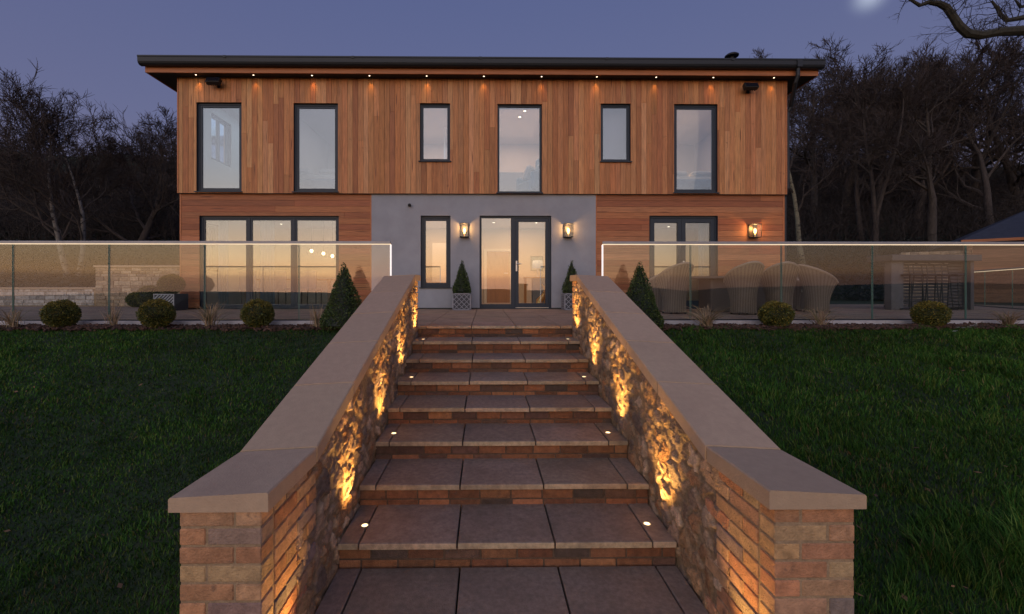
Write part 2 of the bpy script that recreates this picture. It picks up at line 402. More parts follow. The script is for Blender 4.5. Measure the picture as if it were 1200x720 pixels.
def fallen_leaves():
    rng = random.Random(21); mb = MB()
    for _ in range(160):
        y = rng.uniform(1.6, 6.2); x = rng.choice((rng.uniform(-1.25*y, WOUT_L-.05), rng.uniform(WOUT_R+.05, 1.35*y)))
        p = Vector((x, y, float(gz(x, y))+rng.uniform(.02, .05))); d = Vector((rng.gauss(0, 1), rng.gauss(0, 1), rng.gauss(0, .3))).normalized(); sd = d.cross(Vector((rng.gauss(0, .4), rng.gauss(0, .4), 1))).normalized(); l = rng.uniform(.012, .028)
        k = rng.uniform(.5, 1.3); mb.add([p-d*l, p+sd*l*.5, p+d*l, p-sd*l*.5], [(0, 1, 2, 3)], (.16*k, .085*k, .035*k))
    o = mb.build('fallen_leaves', M['leaf']); tag(o, 'scattered small brown leaves lying in the grass banks', 'leaves', kind='stuff')
fallen_leaves()

# ------------------------------------------------------------------ brick helper
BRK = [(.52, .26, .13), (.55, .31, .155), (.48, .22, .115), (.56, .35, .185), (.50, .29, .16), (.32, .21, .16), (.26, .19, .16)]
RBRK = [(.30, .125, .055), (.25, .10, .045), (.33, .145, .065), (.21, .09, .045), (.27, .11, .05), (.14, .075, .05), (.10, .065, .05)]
def brick_col(dark=.16):
    if random.random() < dark: return jit(random.choice(BRK[5:]), .25)
    return jit(random.choice(BRK[:5]), .15)

# ------------------------------------------------------------------ the flight of steps
LEV = [-1.05+.15*i for i in range(8)]             # tread levels, the last one is the terrace
NOSE = [2.63+.45*i for i in range(8)]
st = thing('garden_staircase', 'wide flight of paved steps with brick risers rising between two stone walls', 'staircase', (0, 0, 0))
SLABC = (.275, .215, .170)
def slab_row(mb, y0, y1, z, joints, x0, x1, th=.038, c=SLABC, gap=.005):
    xs = [x0]+joints+[x1]
    for a, b in zip(xs[:-1], xs[1:]):
        dz = random.uniform(-.0018, .0018)
        q = random.uniform(-.003, .003)
        mb.box(a+gap, b-gap, y0+q+.0065, y1-.004, z-th+dz, z+dz, jit(c, .12, .03), ch=.004)
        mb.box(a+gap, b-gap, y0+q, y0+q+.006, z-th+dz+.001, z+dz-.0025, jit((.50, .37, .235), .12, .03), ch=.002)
def riser(mb, y, z0, z1, x0, x1):
    # stretcher course under the slab and a partly buried one below
    top = z1
    for k, (h, off) in enumerate(((.068, random.uniform(0, .2)), (.07, random.uniform(0, .2)))):
        zb = max(top-h, z0-.02); x = x0-off
        while x < x1:
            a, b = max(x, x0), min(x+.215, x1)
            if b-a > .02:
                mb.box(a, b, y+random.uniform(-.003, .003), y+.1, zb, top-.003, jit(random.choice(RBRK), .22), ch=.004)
            x += .225
        top = zb-.008
def mortar_back(mb, y, z0, z1, x0, x1): mb.box(x0, x1, y+.006, y+.12, z0, z1, (1, 1, 1))
for i in range(8):
    z = LEV[i]; y0 = NOSE[i]; zb = z-.15
    if i < 7:
        tb = MB(); e = .14+random.uniform(-.025, .025); off = STAIR_L+e
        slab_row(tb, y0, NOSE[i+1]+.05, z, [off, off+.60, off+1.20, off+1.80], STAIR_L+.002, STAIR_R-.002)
        tb.build('tread', M['slab'], st)
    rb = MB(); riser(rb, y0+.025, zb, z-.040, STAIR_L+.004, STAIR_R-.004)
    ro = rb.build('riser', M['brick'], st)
    mb = MB(); mortar_back(mb, y0+.025, zb-.05, z-.041, STAIR_L+.001, STAIR_R-.001); mb.build('mortar', M['dark_mortar'], ro)
# landing at the foot
lb = MB()
for r, y in enumerate((-2.32, -1.72, -1.12, -.52, .08, .68, 1.28, 1.88)):
    o = STAIR_L+.14+random.uniform(-.02, .02)
    x0, x1 = (STAIR_L+.002, STAIR_R-.002) if y > 1.7 else (-1.22, 1.50)
    y0_, y1_ = y+.03, y+.63 + (.13 if r == 7 else 0)
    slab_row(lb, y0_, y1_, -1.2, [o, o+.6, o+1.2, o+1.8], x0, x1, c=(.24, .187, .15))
lo = lb.build('landing_paving', M['slab']); tag(lo, kind='structure')

# ------------------------------------------------------------------ the two stone walls
CT_IN = [(1.715, -.308), (2.22, -.312), (5.36, .675), (5.80, .68)]       # top of coping along the inner edge (y, z)
def coping_z(y):
    return float(np.interp(y, [p[0] for p in CT_IN], [p[1] for p in CT_IN]))
def coping(side, parent):
    xi, xo = ((-.861, -1.256) if side < 0 else (1.146, 1.541))
    cuts = [1.715, 2.22] + [2.22+(5.36-2.22)*k/5 for k in range(1, 6)] + [5.80]
    mb = MB(); T = .078
    def ring(y, tilt):
        z = coping_z(y); y_ = y
        return [(xi, y, z-.078*tilt), (xi, y, z-.006), (xi+(.006 if side > 0 else -.006), y, z), (xo-(.006 if side > 0 else -.006), y, z-.020), (xo, y, z-.027), (xo, y, z-.078*tilt)]
    for a, b in zip(cuts[:-1], cuts[1:]):
        sl = 1.0 if (b <= 2.23 or a >= 5.35) else math.sqrt(1+.314**2)
        ga, gb = a+.0075, b-.0075
        dz = random.uniform(-.0015, .0015)
        ra = [(p[0], p[1], p[2]+dz) for p in ring(ga, sl)]; rb = [(p[0], p[1], p[2]+dz) for p in ring(gb, sl)]
        vs = ra+rb; n = 6
        fs = [(k, (k+1) % n, n+(k+1) % n, n+k) for k in range(n)]+[tuple(reversed(range(n))), tuple(range(n, 2*n))]
        if side < 0: fs = [tuple(reversed(f)) for f in fs]
        mb.add(vs, fs, jit((.48, .335, .225), .07, .02))
    # mortar bed showing in the joints
    o = mb.build('coping', M['coping'], parent)
    jb = MB()
    for y in cuts[1:-1]:
        z = coping_z(y)
        jb.box(min(xi, xo)+.006, max(xi, xo)-.006, y-.0098, y+.0098, z-.07, z-.030)
    jb.build('mortar_joint', M['dark_mortar'], o)

def voronoi_relief(U, Vv, seed, cell=.115):
    """rubble stones on a (u,v) grid: returns relief height, stone id colour, mortar mask"""
    rng = np.random.default_rng(seed)
    pts = []; cols = []
    for iu in np.arange(U.min()-.3, U.max()+.3, cell*1.12):
        for iv in np.arange(Vv.min()-.3, Vv.max()+.3, cell*.92):
            pts.append((iu+rng.uniform(-.48, .48)*cell, iv+rng.uniform(-.48, .48)*cell, rng.uniform(.72, 1.25)))
    pts = np.array(pts); n = len(pts)
    pal = np.array([1.12, 1.0, .90])*np.array([(.40, .27, .155), (.33, .235, .155), (.46, .33, .21), (.27, .20, .15), (.38, .30, .225), (.18, .145, .125), (.48, .38, .28), (.31, .185, .105)])
    cols = pal[rng.integers(0, len(pal), n)]*rng.uniform(.75, 1.25, (n, 1))
    tilt = rng.normal(0, .10, (n, 2)); hgt = rng.uniform(.006, .016, n)
    # warp the lookup so that the outlines are knobbly
    wu = U+.012*np.sin(Vv*41+U*13)+.008*np.sin(Vv*83-U*57)+.006*np.sin(U*121+Vv*37)
    wv = Vv+.012*np.sin(U*47-Vv*17)+.008*np.sin(U*91+Vv*43)
    sh = U.shape; u = wu.ravel(); v = wv.ravel()
    d1 = np.full(u.shape, 9.); d2 = d1.copy(); id1 = np.zeros(u.shape, int)
    order = np.argsort(pts[:, 0])
    for k in range(n):
        m = np.abs(u-pts[k, 0]) < .30
        if not m.any(): continue
        dd = np.hypot((u[m]-pts[k, 0])*.92, (v[m]-pts[k, 1])*1.08)/pts[k, 2]
        a, b, c = d1[m], d2[m], id1[m]
        newb = np.where(dd < a, a, np.minimum(b, dd)); c = np.where(dd < a, k, c); a = np.minimum(a, dd)
        d1[m], d2[m], id1[m] = a, newb, c
    e = d2-d1
    s = np.clip((e-.016)/.026, 0, 1); s = s*s*(3-2*s)
    du = u-pts[id1, 0]; dv = v-pts[id1, 1]
    rough = .0030*np.sin(u*140+9*np.sin(v*70))*np.sin(v*150+7*np.sin(u*60))+.0022*np.sin(u*310+v*170)*np.sin(v*290-u*90)
    facet = .0035*np.abs(np.sin(u*38+id1*1.7)*np.sin(v*33+id1*2.3))
    h = s*(hgt[id1]+tilt[id1, 0]*du+tilt[id1, 1]*dv+facet+rough*1.2)+(1-s)*rough*.5
    mort = np.array([.30, .205, .12])
    col = cols[id1]*(.85+.3*rng.uniform(0, 1, (len(u), 1)))*s[:, None]+mort*(1-s)[:, None]
    return h.reshape(sh), col.reshape(*sh, 3)

PIER_Y = 1.745
def stair_wall(side):
    lab = ('coped flint and brick wall on the left side of the steps' if side < 0 else 'coped flint and brick wall on the right side of the steps')
    t = thing('stair_wall', lab, 'wall', (0, 0, 0), group='stone walls flanking the steps')
    xf = STAIR_L if side < 0 else STAIR_R            # inner face
    xo = WOUT_L if side < 0 else WOUT_R
    coping(side, t)
    # brick pier at the foot: bonded bricks, toothed into the rubble
    bb = MB(); random.seed(11 if side < 0 else 23)
    zt = -.389; k = 0; z = zt
    into = 1 if side > 0 else -1                     # from the inner face outwards
    zb = z
    while zb > -1.33:
        zb = z-.065
        # front face
        pat = [.1025, .215] if k % 2 == 0 else [.215, .1025]
        x = xf
        for w in pat:
            a, b = sorted((x, x+into*w))
            bb.box(a, b, PIER_Y+random.uniform(-.002, .003), PIER_Y+.10, zb, z, brick_col(.22), ch=.004)
            x += into*(w+.010)
        # side face, running back into the rubble
        first = .215 if k % 2 == 0 else .1025
        lens = ([.1025, .215, .1025] if random.random() < .35 else [.1025, .215]) if k % 2 == 0 else ([.215, .215] if random.random() < .6 else [.215, .1025])
        y = PIER_Y+.1025+.010
        if k % 2: y = PIER_Y+.1025+.010
        for w in lens:
            topz = min(z, coping_z(y+w)-.083)
            a, b = sorted((xf-into*.002-into*random.uniform(0, .004), xf+into*.10))
            bb.box(a, b, y, y+w, zb, topz, brick_col(.2), ch=.004)
            y += w+.010
        z = zb-.010; k += 1
    # extra cut bricks above the level bed, under the rising coping
    for kk in range(3):
        zb_ = zt+.010+kk*.075; ys = 2.22+(zb_+.065+.0)/.314*1+.98+.0
        y = PIER_Y+.9
    # brick end where the wall meets the terrace
    z = .598
    while z > -.20:
        for w, yy in ((.215, 5.56), ):
            a, b = sorted((xf-into*.004, xf+into*.10))
            bb.box(a, b, 5.80-(.215 if k % 2 else .1025), 5.795, z-.065, z, brick_col(.12), ch=.004)
        z -= .075; k += 1
    brick = bb.build('brickwork', M['brick'], t)
    # mortar core
    mb = MB()
    a, b = sorted((xf+into*.004, xo-into*.004))
    mb.box(a, b, PIER_Y+.0045, 2.10, -1.36, -.391)
    # core wall under the slope as a prism
    ys = [2.10, 2.22, 5.36, 5.795]; a2, b2 = sorted((xf+into*.03, xo))
    vs = []
    for y in ys:
        zt_ = coping_z(y)-.084
        vs += [(a2, y, -1.4), (b2, y, -1.4), (b2, y, zt_), (a2, y, zt_)]
    fs = [(0, 1, 2, 3), (12, 15, 14, 13)]
    for q in range(3):
        o = q*4
        for e in range(4): fs.append((o+e, o+4+e, o+4+(e+1) % 4, o+(e+1) % 4))
    mb.add(vs, fs); mb.build('wall_core', M['mortar'], t)
    # rubble face with real relief
    du = .0085
    ny = int((5.70-2.06)/du); nz = int(1.75/ .0095)
    yy = np.linspace(2.06, 5.70, ny); tt = np.linspace(0, 1, nz)
    Y, T = np.meshgrid(yy, tt)
    zb_ = np.interp(Y, [1.7, 2.63, 5.78], [-1.34, -1.24, -.28])-.06; ztop = np.interp(Y, [p[0] for p in CT_IN], [p[1]-.083 for p in CT_IN])
    Z = zb_+(ztop-zb_)*T
    h, col = voronoi_relief(Y, Z, 5 if side < 0 else 9, .118)
    X = xf-into*(h-.010)
    V = np.stack([X.ravel(), Y.ravel(), Z.ravel()], 1)
    i = (np.arange(nz-1)[:, None]*ny+np.arange(ny-1)[None]).ravel()
    Fq = np.stack([i, i+1, i+ny+1, i+ny], 1)
    if side < 0: Fq = Fq[:, ::1]
    else: Fq = Fq[:, ::-1]
    np_mesh('rubble_face', V, Fq, col.reshape(-1, 3), M['rubble'], t, smooth=True)
random.seed(5)
stair_wall(-1); stair_wall(1)

# ------------------------------------------------------------------ recessed lamps in the treads, grazing the walls
random.seed(31)
ring = MB(); ring.lathe([(.026, -.02), (.026, .003), (.0205, .004), (.020, .0005), (.001, .0005)], n=20)
lens = MB(); lens.lathe([(.001, .0004), (.0198, .0004), (.0195, .0024), (.001, .0030)], n=20)
steps = [(None, 'at the foot landing'), (0, 'on the lowest lit step'), (2, 'on the second lit step from the bottom'), (4, 'on the third lit step from the bottom'), (6, 'on the topmost lit step')]
ring_me = lens_me = None
for s in (-1, 1):
    for lev, where in steps:
        if lev is None: y, z = 1.93, -1.2
        else: y, z = NOSE[lev]+.20, LEV[lev]
        x = (STAIR_L+.115) if s < 0 else (STAIR_R-.115)
        t = thing('step_light', f"small round recessed light beside the {'left' if s < 0 else 'right'} wall {where}", 'step light', (x, y, z), 0, 'recessed lights in the steps')
        if ring_me is None:
            a = ring.build('bezel', M['steel'], t); b = lens.build('lens', M['step_led'], t); ring_me, lens_me = a, b
        else:
            for src in (ring_me, lens_me):
                c = src.copy(); C.objects.link(c); c.parent = t
        lx = (.018 if s < 0 else -.018)
        tx = (-.115 if s < 0 else .115)
        lamp('step_lamp', 'SPOT', (lx, .0, .02), 56 if lev is not None else 17, (1.0, .55, .15), t, spot_size=R(78), spot_blend=1.0, shadow_soft_size=.035,
             rot=(0, R(180-(12 if s < 0 else -12)), 0))

# ------------------------------------------------------------------ terrace
TY = 6.80
HX0, HX1, HY = PX(211, 10.5), PX(919, 10.5), 10.5         # ground floor front
UX0, UX1, UY = PX(208, 10.42), PX(922, 10.42), 10.42      # upper floor front
tb = MB(); random.seed(3)
x0off = STAIR_L+.12
def pave(mb, x0, x1, y0, y1, w=.6, d=.6):
    n0 = math.floor((x0-x0off)/w); n1 = math.ceil((x1-x0off)/w); ny = math.ceil((y1-y0)/d-1e-6)
    for j in range(ny):
        for i in range(n0, n1):
            a, b = max(x0, x0off+i*w), min(x1, x0off+(i+1)*w); c, e = y0+j*d, min(y1, y0+(j+1)*d)
            if b-a < .02 or e-c < .02: continue
            dz = random.uniform(-.0012, .0012)
            mb.box(a+.004, b-.004, c+.004, e-.004, -.04+dz, dz, jit((.37, .25, .175), .10, .03), ch=.003)
# projecting head of the steps, its front row forms the top nosing
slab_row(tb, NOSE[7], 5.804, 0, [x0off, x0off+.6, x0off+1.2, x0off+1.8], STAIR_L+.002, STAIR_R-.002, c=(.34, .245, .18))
pave(tb, WOUT_L-.2, WOUT_R+.2, 5.80, TY+.0)
pave(tb, -17, 11.2, TY, HY-.004)
pave(tb, -17, HX0-.01, HY, 12.2); pave(tb, HX1+.01, 15.2, HY, 13.4); pave(tb, 11.2, 13.2, 7.6, HY)
o = tb.build('terrace_paving', M['slab']); tag(o, kind='structure')
sb = MB()
sb.box(-17, WOUT_L-.2, TY-.03, TY+.05, -.30, -.043); sb.box(WOUT_R+.2, 11.0, TY-.03, TY+.05, -.30, -.043)
sb.box(-17, 15, TY+.05, HY+3.4, -.30, -.045); sb.box(WOUT_L-.2, WOUT_R+.2, 5.85, TY+.05, -.3, -.045); sb.box(STAIR_L, STAIR_R, 5.84, 5.85, -.3, -.044)
o = sb.build('terrace_base', M['mortar']); tag(o, kind='structure')
kb = MB()
for a, b in ((-17, PX(459, TY)+.02), (PX(704, TY)-.02, 10.9)):
    x = a
    while x < b:
        e = min(x+.9, b); kb.box(x+.003, e-.003, TY-.075, TY-.032, -.16, -.002, jit((.42, .40, .42), .08), ch=.004); x += .9
o = kb.build('terrace_kerb', M['kerb']); tag(o, kind='structure')

# mulch beds at the foot of the glass
def mulch():
    rng = random.Random(4); mb = MB()
    for (a, b) in ((-9.2, WOUT_L-.02), (WOUT_R+.02, 10.4)):
        n = int((b-a)*900)
        for _ in range(n):
            x = rng.uniform(a, b); y = rng.uniform(6.30, 6.72); y = y if rng.random() < .8 else y-.08
            z = -.10+rng.uniform(-.005, .035)+.025*math.sin(x*3)*math.sin(y*9)
            l, w, h = rng.uniform(.012, .045), rng.uniform(.006, .018), rng.uniform(.003, .012)
            Mx = Matrix.Translation((x, y, z)) @ Matrix.Rotation(rng.uniform(0, PI), 4, 'Z') @ Matrix.Rotation(rng.uniform(-.7, .7), 4, 'Y')
            k = rng.uniform(.6, 1.4)
            mb.box(-l, l, -w, w, -h, h, (.075*k, .040*k, .028*k), Mx)
    o = mb.build('bark_mulch', M['mulch']); tag(o, 'dark bark mulch in the narrow beds below the glass', 'mulch', kind='stuff')
mulch()

# ------------------------------------------------------------------ glass balustrades
def balustrade(label, p0, p1, joints, lit_end=None, group='glass balustrades along the terrace', H=None):
    """p0, p1: (x, y) ends; joints: distances along where the panes meet; lit_end: the end with the lit upright"""
    p0 = Vector((*p0, 0)); p1 = Vector((*p1, 0)); d = p1-p0; Ln = d.length; ang = math.atan2(d.y, d.x)
    H = H or 1.245
    t = thing('glass_balustrade', label, 'balustrade', p0, ang, group)
    hb = MB(); hb.box(0, Ln, -.022, .022, H-.042, H, ch=.005); hr = hb.build('handrail', M['rail'], t)
    eb = MB(); eb.box(.002, Ln-.002, -.0185, .0185, H-.053, H-.0425); eb.build('led_strip', M['led'], hr)
    cb = MB(); cb.box(0, Ln, -.02, .02, -.028, .016); cb.build('base_channel', M['dark'], t)
    ed = [0]+joints+[Ln]
    for a, b in zip(ed[:-1], ed[1:]):
        g = MB(); g.box(a+.012, b-.012, -.0045, .0045, .017, H-.0545); pn = g.build('glass_pane', M['bal'], t)
        for q in (a+.0065, b-.0115):
            e = MB(); e.box(q, q+.005, -.006, .006, .017, H-.0545); e.build('pane_edge', M['edge'], pn)
    if lit_end is not None:
        x = Ln if lit_end else 0
        u = MB(); u.box(x-.011, x+.011, -.012, .012, .02, H-.054); u.build('lit_upright', M['led_edge'], t)
    return t
M['bar_grey'] = mat('dark mauve grey board', (.085, .075, .08), .6, nscale=6, namt=.15)
M['column'] = mat('grey render column', (.12, .11, .115), .85, nscale=6, namt=.15)
M['edge'] = mat('polished glass edge', (.10, .20, .17), .25, nscale=5, namt=.1)
xl = [PX(p, TY) for p in (15.5, 128, 240, 350.5)]; xe = PX(458, TY)
balustrade('long glass balustrade with lit handrail left of the steps', (xl[0]-1.5*4, TY), (xe, TY), [1.5*k for k in range(1, 4)]+[x-(xl[0]-6.0) for x in xl], lit_end=1)
xr = [PX(p, TY) for p in (809, 915.5, 1022, 1131.5)]; xs_ = PX(706, TY)
balustrade('long glass balustrade with lit handrail right of the steps', (xs_, TY), (10.8, TY), [x-xs_ for x in xr]+[xr[-1]+1.47-xs_], lit_end=0)
balustrade('glass side balustrade in front of the timber lodge', (10.85, 6.9), (14.6, 13.0), [1.4, 2.85, 4.3, 5.75], H=1.02)

# ------------------------------------------------------------------ house
house = thing('house', 'two storey modern house with cedar boarding and a grey rendered entrance', 'house', (0, HY, 0))
def hpart(mb, name, m, parent=house, **kw):
    # mesh is written in world coordinates; the house Empty stands at its front
    mb.v = [(x, y-HY, z) for x, y, z in mb.v]
    return mb.build(name, m, parent, **kw)
def op(px0, px1, py0, py1, Y):
    return (PX(px0, Y), PX(px1, Y), PZ(py1, Y, PX(px0, Y)), PZ(py0, Y, PX(px0, Y)))
U_OP = [op(230, 283, 120, 224.5, UY), op(344, 396, 121, 225, UY), op(492, 527.5, 121, 189, UY), op(583, 635, 122, 226, UY), op(704, 739, 121.5, 189.5, UY), op(790, 841, 122, 226, UY)]
G_TRI = op(233.5, 397, 253, 361, HY); G_SM = op(493, 528, 253, 337, HY); G_DOOR = op(562, 646, 253, 361.5, HY); G_FR = op(761, 841, 253, 361.5, HY)
G_TRI = (*G_TRI[:2], .005, G_TRI[3]); G_DOOR = (*G_DOOR[:2], .005, G_DOOR[3]); G_FR = (*G_FR[:2], .005, G_FR[3])
UZ0, UZ1 = PZ(227.2, UY), PZ(92.3, UY)+.02
U_OP = [(a, b, max(c, UZ0+.02), d) for a, b, c, d in U_OP]
RX0, RX1 = PX(435.5, HY), PX(698, HY)               # rendered bay
GTOP = UZ0-.004
def free(lo, hi, blocks):
    segs = [(lo, hi)]
    for a, b in blocks:
        n = []
        for s, e in segs:
            if b <= s or a >= e: n.append((s, e))
            else:
                if a > s: n.append((s, a))
                if b < e: n.append((b, e))
        segs = n
    return segs
def panel(mb, x0, x1, z0, z1, y0, y1, ops, col=(1, 1, 1)):
    xs = sorted({x0, x1, *[o[0] for o in ops if x0 < o[0] < x1], *[o[1] for o in ops if x0 < o[1] < x1]})
    for a, b in zip(xs[:-1], xs[1:]):
        m = (a+b)/2
        for s, e in free(z0, z1, [(o[2], o[3]) for o in ops if o[0] < m < o[1]]):
            mb.box(a, b, y0, y1, s, e, col)
CED = [(.53, .220, .080), (.47, .188, .066), (.57, .255, .098), (.49, .188, .064), (.55, .232, .088), (.41, .155, .057), (.60, .29, .125)]
def panel_y(mb, y0, y1, z0, z1, x0, x1, ops):
    ys = sorted({y0, y1, *[o[0] for o in ops if y0 < o[0] < y1], *[o[1] for o in ops if y0 < o[1] < y1]})
    for a, b in zip(ys[:-1], ys[1:]):
        m = (a+b)/2
        for s, e in free(z0, z1, [(o[2], o[3]) for o in ops if o[0] < m < o[1]]): mb.box(x0, x1, a, b, s, e)
def boards_v(mb, x0, x1, z0, z1, y, ops, w=.127, th=.02, axis='x'):
    x = x0; 
    while x < x1-1e-4:
        e = min(x+w, x1); cut = [z0, z1]
        if random.random() < .55: cut.insert(1, random.uniform(z0+.4, z1-.4))
        cols = [jit(random.choice(CED), .15, .04) for _ in cut]
        dy = random.uniform(-.0015, .0015)
        xs = sorted({x+.002, e-.002, *[o[0] for o in ops if x+.002 < o[0] < e-.002], *[o[1] for o in ops if x+.002 < o[1] < e-.002]})
        for a, b in zip(xs[:-1], xs[1:]):
            m = (a+b)/2
            bl = [(o[2], o[3]) for o in ops if o[0] < m < o[1]]
            for q in range(len(cut)-1):
                for s, t in free(cut[q]+(.001 if q else 0), cut[q+1]-.001, bl):
                    if axis == 'x': mb.box(a, b, y+dy, y+th, s, t, cols[q], ch=.0022)
                    else: mb.box(*sorted((y+dy, y+th)), a, b, s, t, cols[q], ch=.0022)
        x = e
def boards_h(mb, x0, x1, z0, z1, y, ops, w=.145, th=.02):
    z = z1
    while z > z0+1e-4:
        b_ = max(z-w, z0); cut = [x0, x1]
        if random.random() < .7: cut.insert(1, random.uniform(x0+.5, x1-.5))
        cols = [jit(random.choice([(.41, .150, .058), (.36, .120, .048), (.46, .185, .078), (.38, .125, .050)]), .15, .04) for _ in cut]
        zs = sorted({b_+.002, z-.002, *[o[2] for o in ops if b_+.002 < o[2] < z-.002], *[o[3] for o in ops if b_+.002 < o[3] < z-.002]})
        for s, t in zip(zs[:-1], zs[1:]):
            m = (s+t)/2; bl = [(o[0], o[1]) for o in ops if o[2] < m < o[3]]
            for q in range(len(cut)-1):
                for a, b in free(cut[q]+(.001 if q else 0), cut[q+1]-.001, bl):
                    mb.box(a, b, y+random.uniform(-.001, .001), y+th, s, t, cols[q], ch=.0022)
        z = b_
random.seed(77)
HB = 19.0                                            # back of the house
GAB = [(11.35, 12.25, 3.90, 5.12), (11.05, 11.95, .95, 2.20)]      # windows in the left-hand gable (y, z)
# upper boarding (front and both gable sides)
b = MB(); boards_v(b, UX0, UX1, UZ0, UZ1, UY, U_OP); hpart(b, 'upper_cladding', M['cedar_v'])
b = MB(); boards_v(b, UY+.022, HB, UZ0, UZ1, UX0, GAB, axis='y'); hpart(b, 'side_cladding', M['cedar_v'])
b = MB(); boards_v(b, UY+.022, HB, UZ0, UZ1, UX1-.02, [], axis='y'); hpart(b, 'side_cladding', M['cedar_v'])
# lower boarding
b = MB(); boards_h(b, HX0, RX0-.002, .02, GTOP, HY, [G_TRI]); hpart(b, 'lower_cladding', M['cedar_h'])
b = MB(); boards_h(b, RX1+.002, HX1, .02, GTOP, HY, [G_FR]); hpart(b, 'lower_cladding', M['cedar_h'])
for q in ((HX0-.004, HX0+.035, HY-.008, HY-.0016, .02, GTOP), (HX1-.035, HX1+.004, HY-.008, HY-.0016, .02, GTOP), (RX1+.001, RX1+.03, HY-.008, HY-.0016, .02, GTOP), (RX0-.03, RX0-.001, HY-.008, HY-.0016, .02, GTOP),
          (UX0-.004, UX0+.03, UY-.010, UY-.003, UZ0, UZ1), (UX1-.03, UX1+.004, UY-.010, UY-.003, UZ0, UZ1)):
    b = MB(); b.box(*q); hpart(b, 'corner_trim', M['fascia'])
# rendered bay
b = MB(); panel(b, RX0, RX1, .03, GTOP, HY-.012, HY+.03, [G_SM, G_DOOR]); hpart(b, 'render_wall', M['render'])
b = MB(); panel(b, RX0, RX1, .0, .028, HY-.004, HY+.03, [G_DOOR]); hpart(b, 'base_bead', M['dark'])
# dark drip at the floor line
b = MB(); b.box(UX0, UX1, UY+.003, HY+.05, UZ0-.003, UZ0+.02); hpart(b, 'floor_flashing', M['dark'])
# structure behind the boarding: dark membrane outside, plaster inside
b = MB(); panel(b, UX0+.022, UX1-.022, UZ0+.021, UZ1, UY+.0215, HY+.21, U_OP); panel(b, HX0+.02, HX1-.02, 0, GTOP-.002, HY+.0305, HY+.21, [G_TRI, G_SM, G_DOOR, G_FR])
panel_y(b, HY+.21, HB-.02, 0, UZ1, UX0+.022, UX0+.2, GAB); b.box(UX1-.2, UX1-.022, HY+.21, HB-.02, 0, UZ1); b.box(UX0+.022, UX1-.022, HB-.02, HB+.15, 0, UZ1)
hpart(b, 'wall_core', M['black'])
IY = HY+.21
UF, UC = UZ0+.09, UZ1-.22                            # upper floor and ceiling levels
GC = 2.52
U_PART = [PX(313, 10.6), PX(437, 10.6), PX(555, 10.6), PX(672, 10.6), PX(762, 10.6)]
G_PART = [PX(455, 10.6), PX(545, 10.6), PX(690, 10.6)]
b = MB()
for ops, z0, z1 in ((U_OP, UF, UC), ([G_TRI, G_SM, G_DOOR, G_FR], .012, GC)):
    panel(b, UX0+.2, UX1-.2, z0, z1, IY+.001, IY+.03, ops)
BY = 14.6; BW = BY
for x in U_PART: b.box(x-.05, x+.05, IY+.031, BY, UF, UC)
for x in G_PART: b.box(x-.05, x+.05, IY+.031, BY if x < 2 else BY, .012, GC)
b.box(UX0+.2, UX1-.2, BY+.001, BY+.1, UF, UC); b.box(UX0+.2, UX1-.2, BY+.001, BY+.1, .012, GC)
panel_y(b, IY+.031, BY, UF, UC, UX0+.2005, UX0+.22, GAB); b.box(UX1-.22, UX1-.2, IY+.031, BY, UF, UC); panel_y(b, IY+.031, BY, .012, GC, UX0+.2005, UX0+.22, GAB); b.box(UX1-.22, UX1-.2, IY+.031, BY, .012, GC)
hpart(b, 'inner_wall', M['white'])
b = MB(); b.box(UX0+.2, UX1-.2, IY, BY+.1, UC+.001, UC+.03); b.box(UX0+.2, UX1-.2, IY, BY+.1, GC+.001, GC+.03); hpart(b, 'inner_ceiling', M['white'])
b = MB(); b.box(UX0+.2, UX1-.2, IY, BY+.1, UF-.05, UF-.001); b.box(UX0+.2, UX1-.2, IY, BY+.1, -.02, .011); hpart(b, 'inner_floor', M['floor'])

# windows
def win(o, Y, name='window', sash=True, fr=.05, sa=.045, deep=.06, split=(), sill=True, handle=None, pane_label=None):
    x0, x1, z0, z1 = o; y = Y+deep
    b = MB(); e = .002
    def ringb(mb, a, c, p, q, w, y0, y1, ch=.003):
        mb.box(a, a+w, y0, y1, p, q, ch=ch); mb.box(c-w, c, y0, y1, p, q, ch=ch)
        mb.box(a+w+.0005, c-w-.0005, y0+.0006, y1, p, p+w, ch=ch); mb.box(a+w+.0005, c-w-.0005, y0+.0006, y1, q-w, q, ch=ch)
    ringb(b, x0+e, x1-e, z0+e, z1-e, fr, y, y+.08)
    # reveal lining
    b.box(x0+.0005, x0+.0017, Y+.02, Y+.28, z0, z1); b.box(x1-.0017, x1-.0005, Y+.02, Y+.28, z0, z1); b.box(x0+.002, x1-.002, Y+.02, Y+.28, z1-.0017, z1-.0005)
    if sill: b.box(x0-.03, x1+.03, Y-.045, y+.01, z0-.022, z0+.0015, ch=.003)
    xs = [x0+fr]+list(split)+[x1-fr]
    for s in split: b.box(s-.03, s+.03, y+.001, y+.079, z0+fr, z1-fr, ch=.003)
    w = hpart(b, name, M['frame'])
    for i, (a, c) in enumerate(zip(xs[:-1], xs[1:])):
        a2 = a+(.03 if i else 0)+.002; c2 = c-(.03 if i < len(xs)-2 else 0)-.002
        if sash:
            s = MB(); ringb(s, a2, c2, z0+fr+.002, z1-fr-.002, sa, y+.012, y+.07); so = hpart(s, 'sash', M['frame'], w)
            pa = (a2+sa, c2-sa, z0+fr+sa, z1-fr-sa)
        else: pa = (a2, c2, z0+fr, z1-fr)
        g = MB(); g.box(pa[0]-.004, pa[1]+.004, y+.030, y+.034, pa[2]-.004, pa[3]+.004); hpart(g, 'pane', M['pane'], w)
        bd = MB(); ringb(bd, pa[0]-.001, pa[1]+.001, pa[2]-.001, pa[3]+.001, .008, y+.0342, y+.040, ch=0); hpart(bd, 'glazing_spacer', M['rail'], w)
    return w
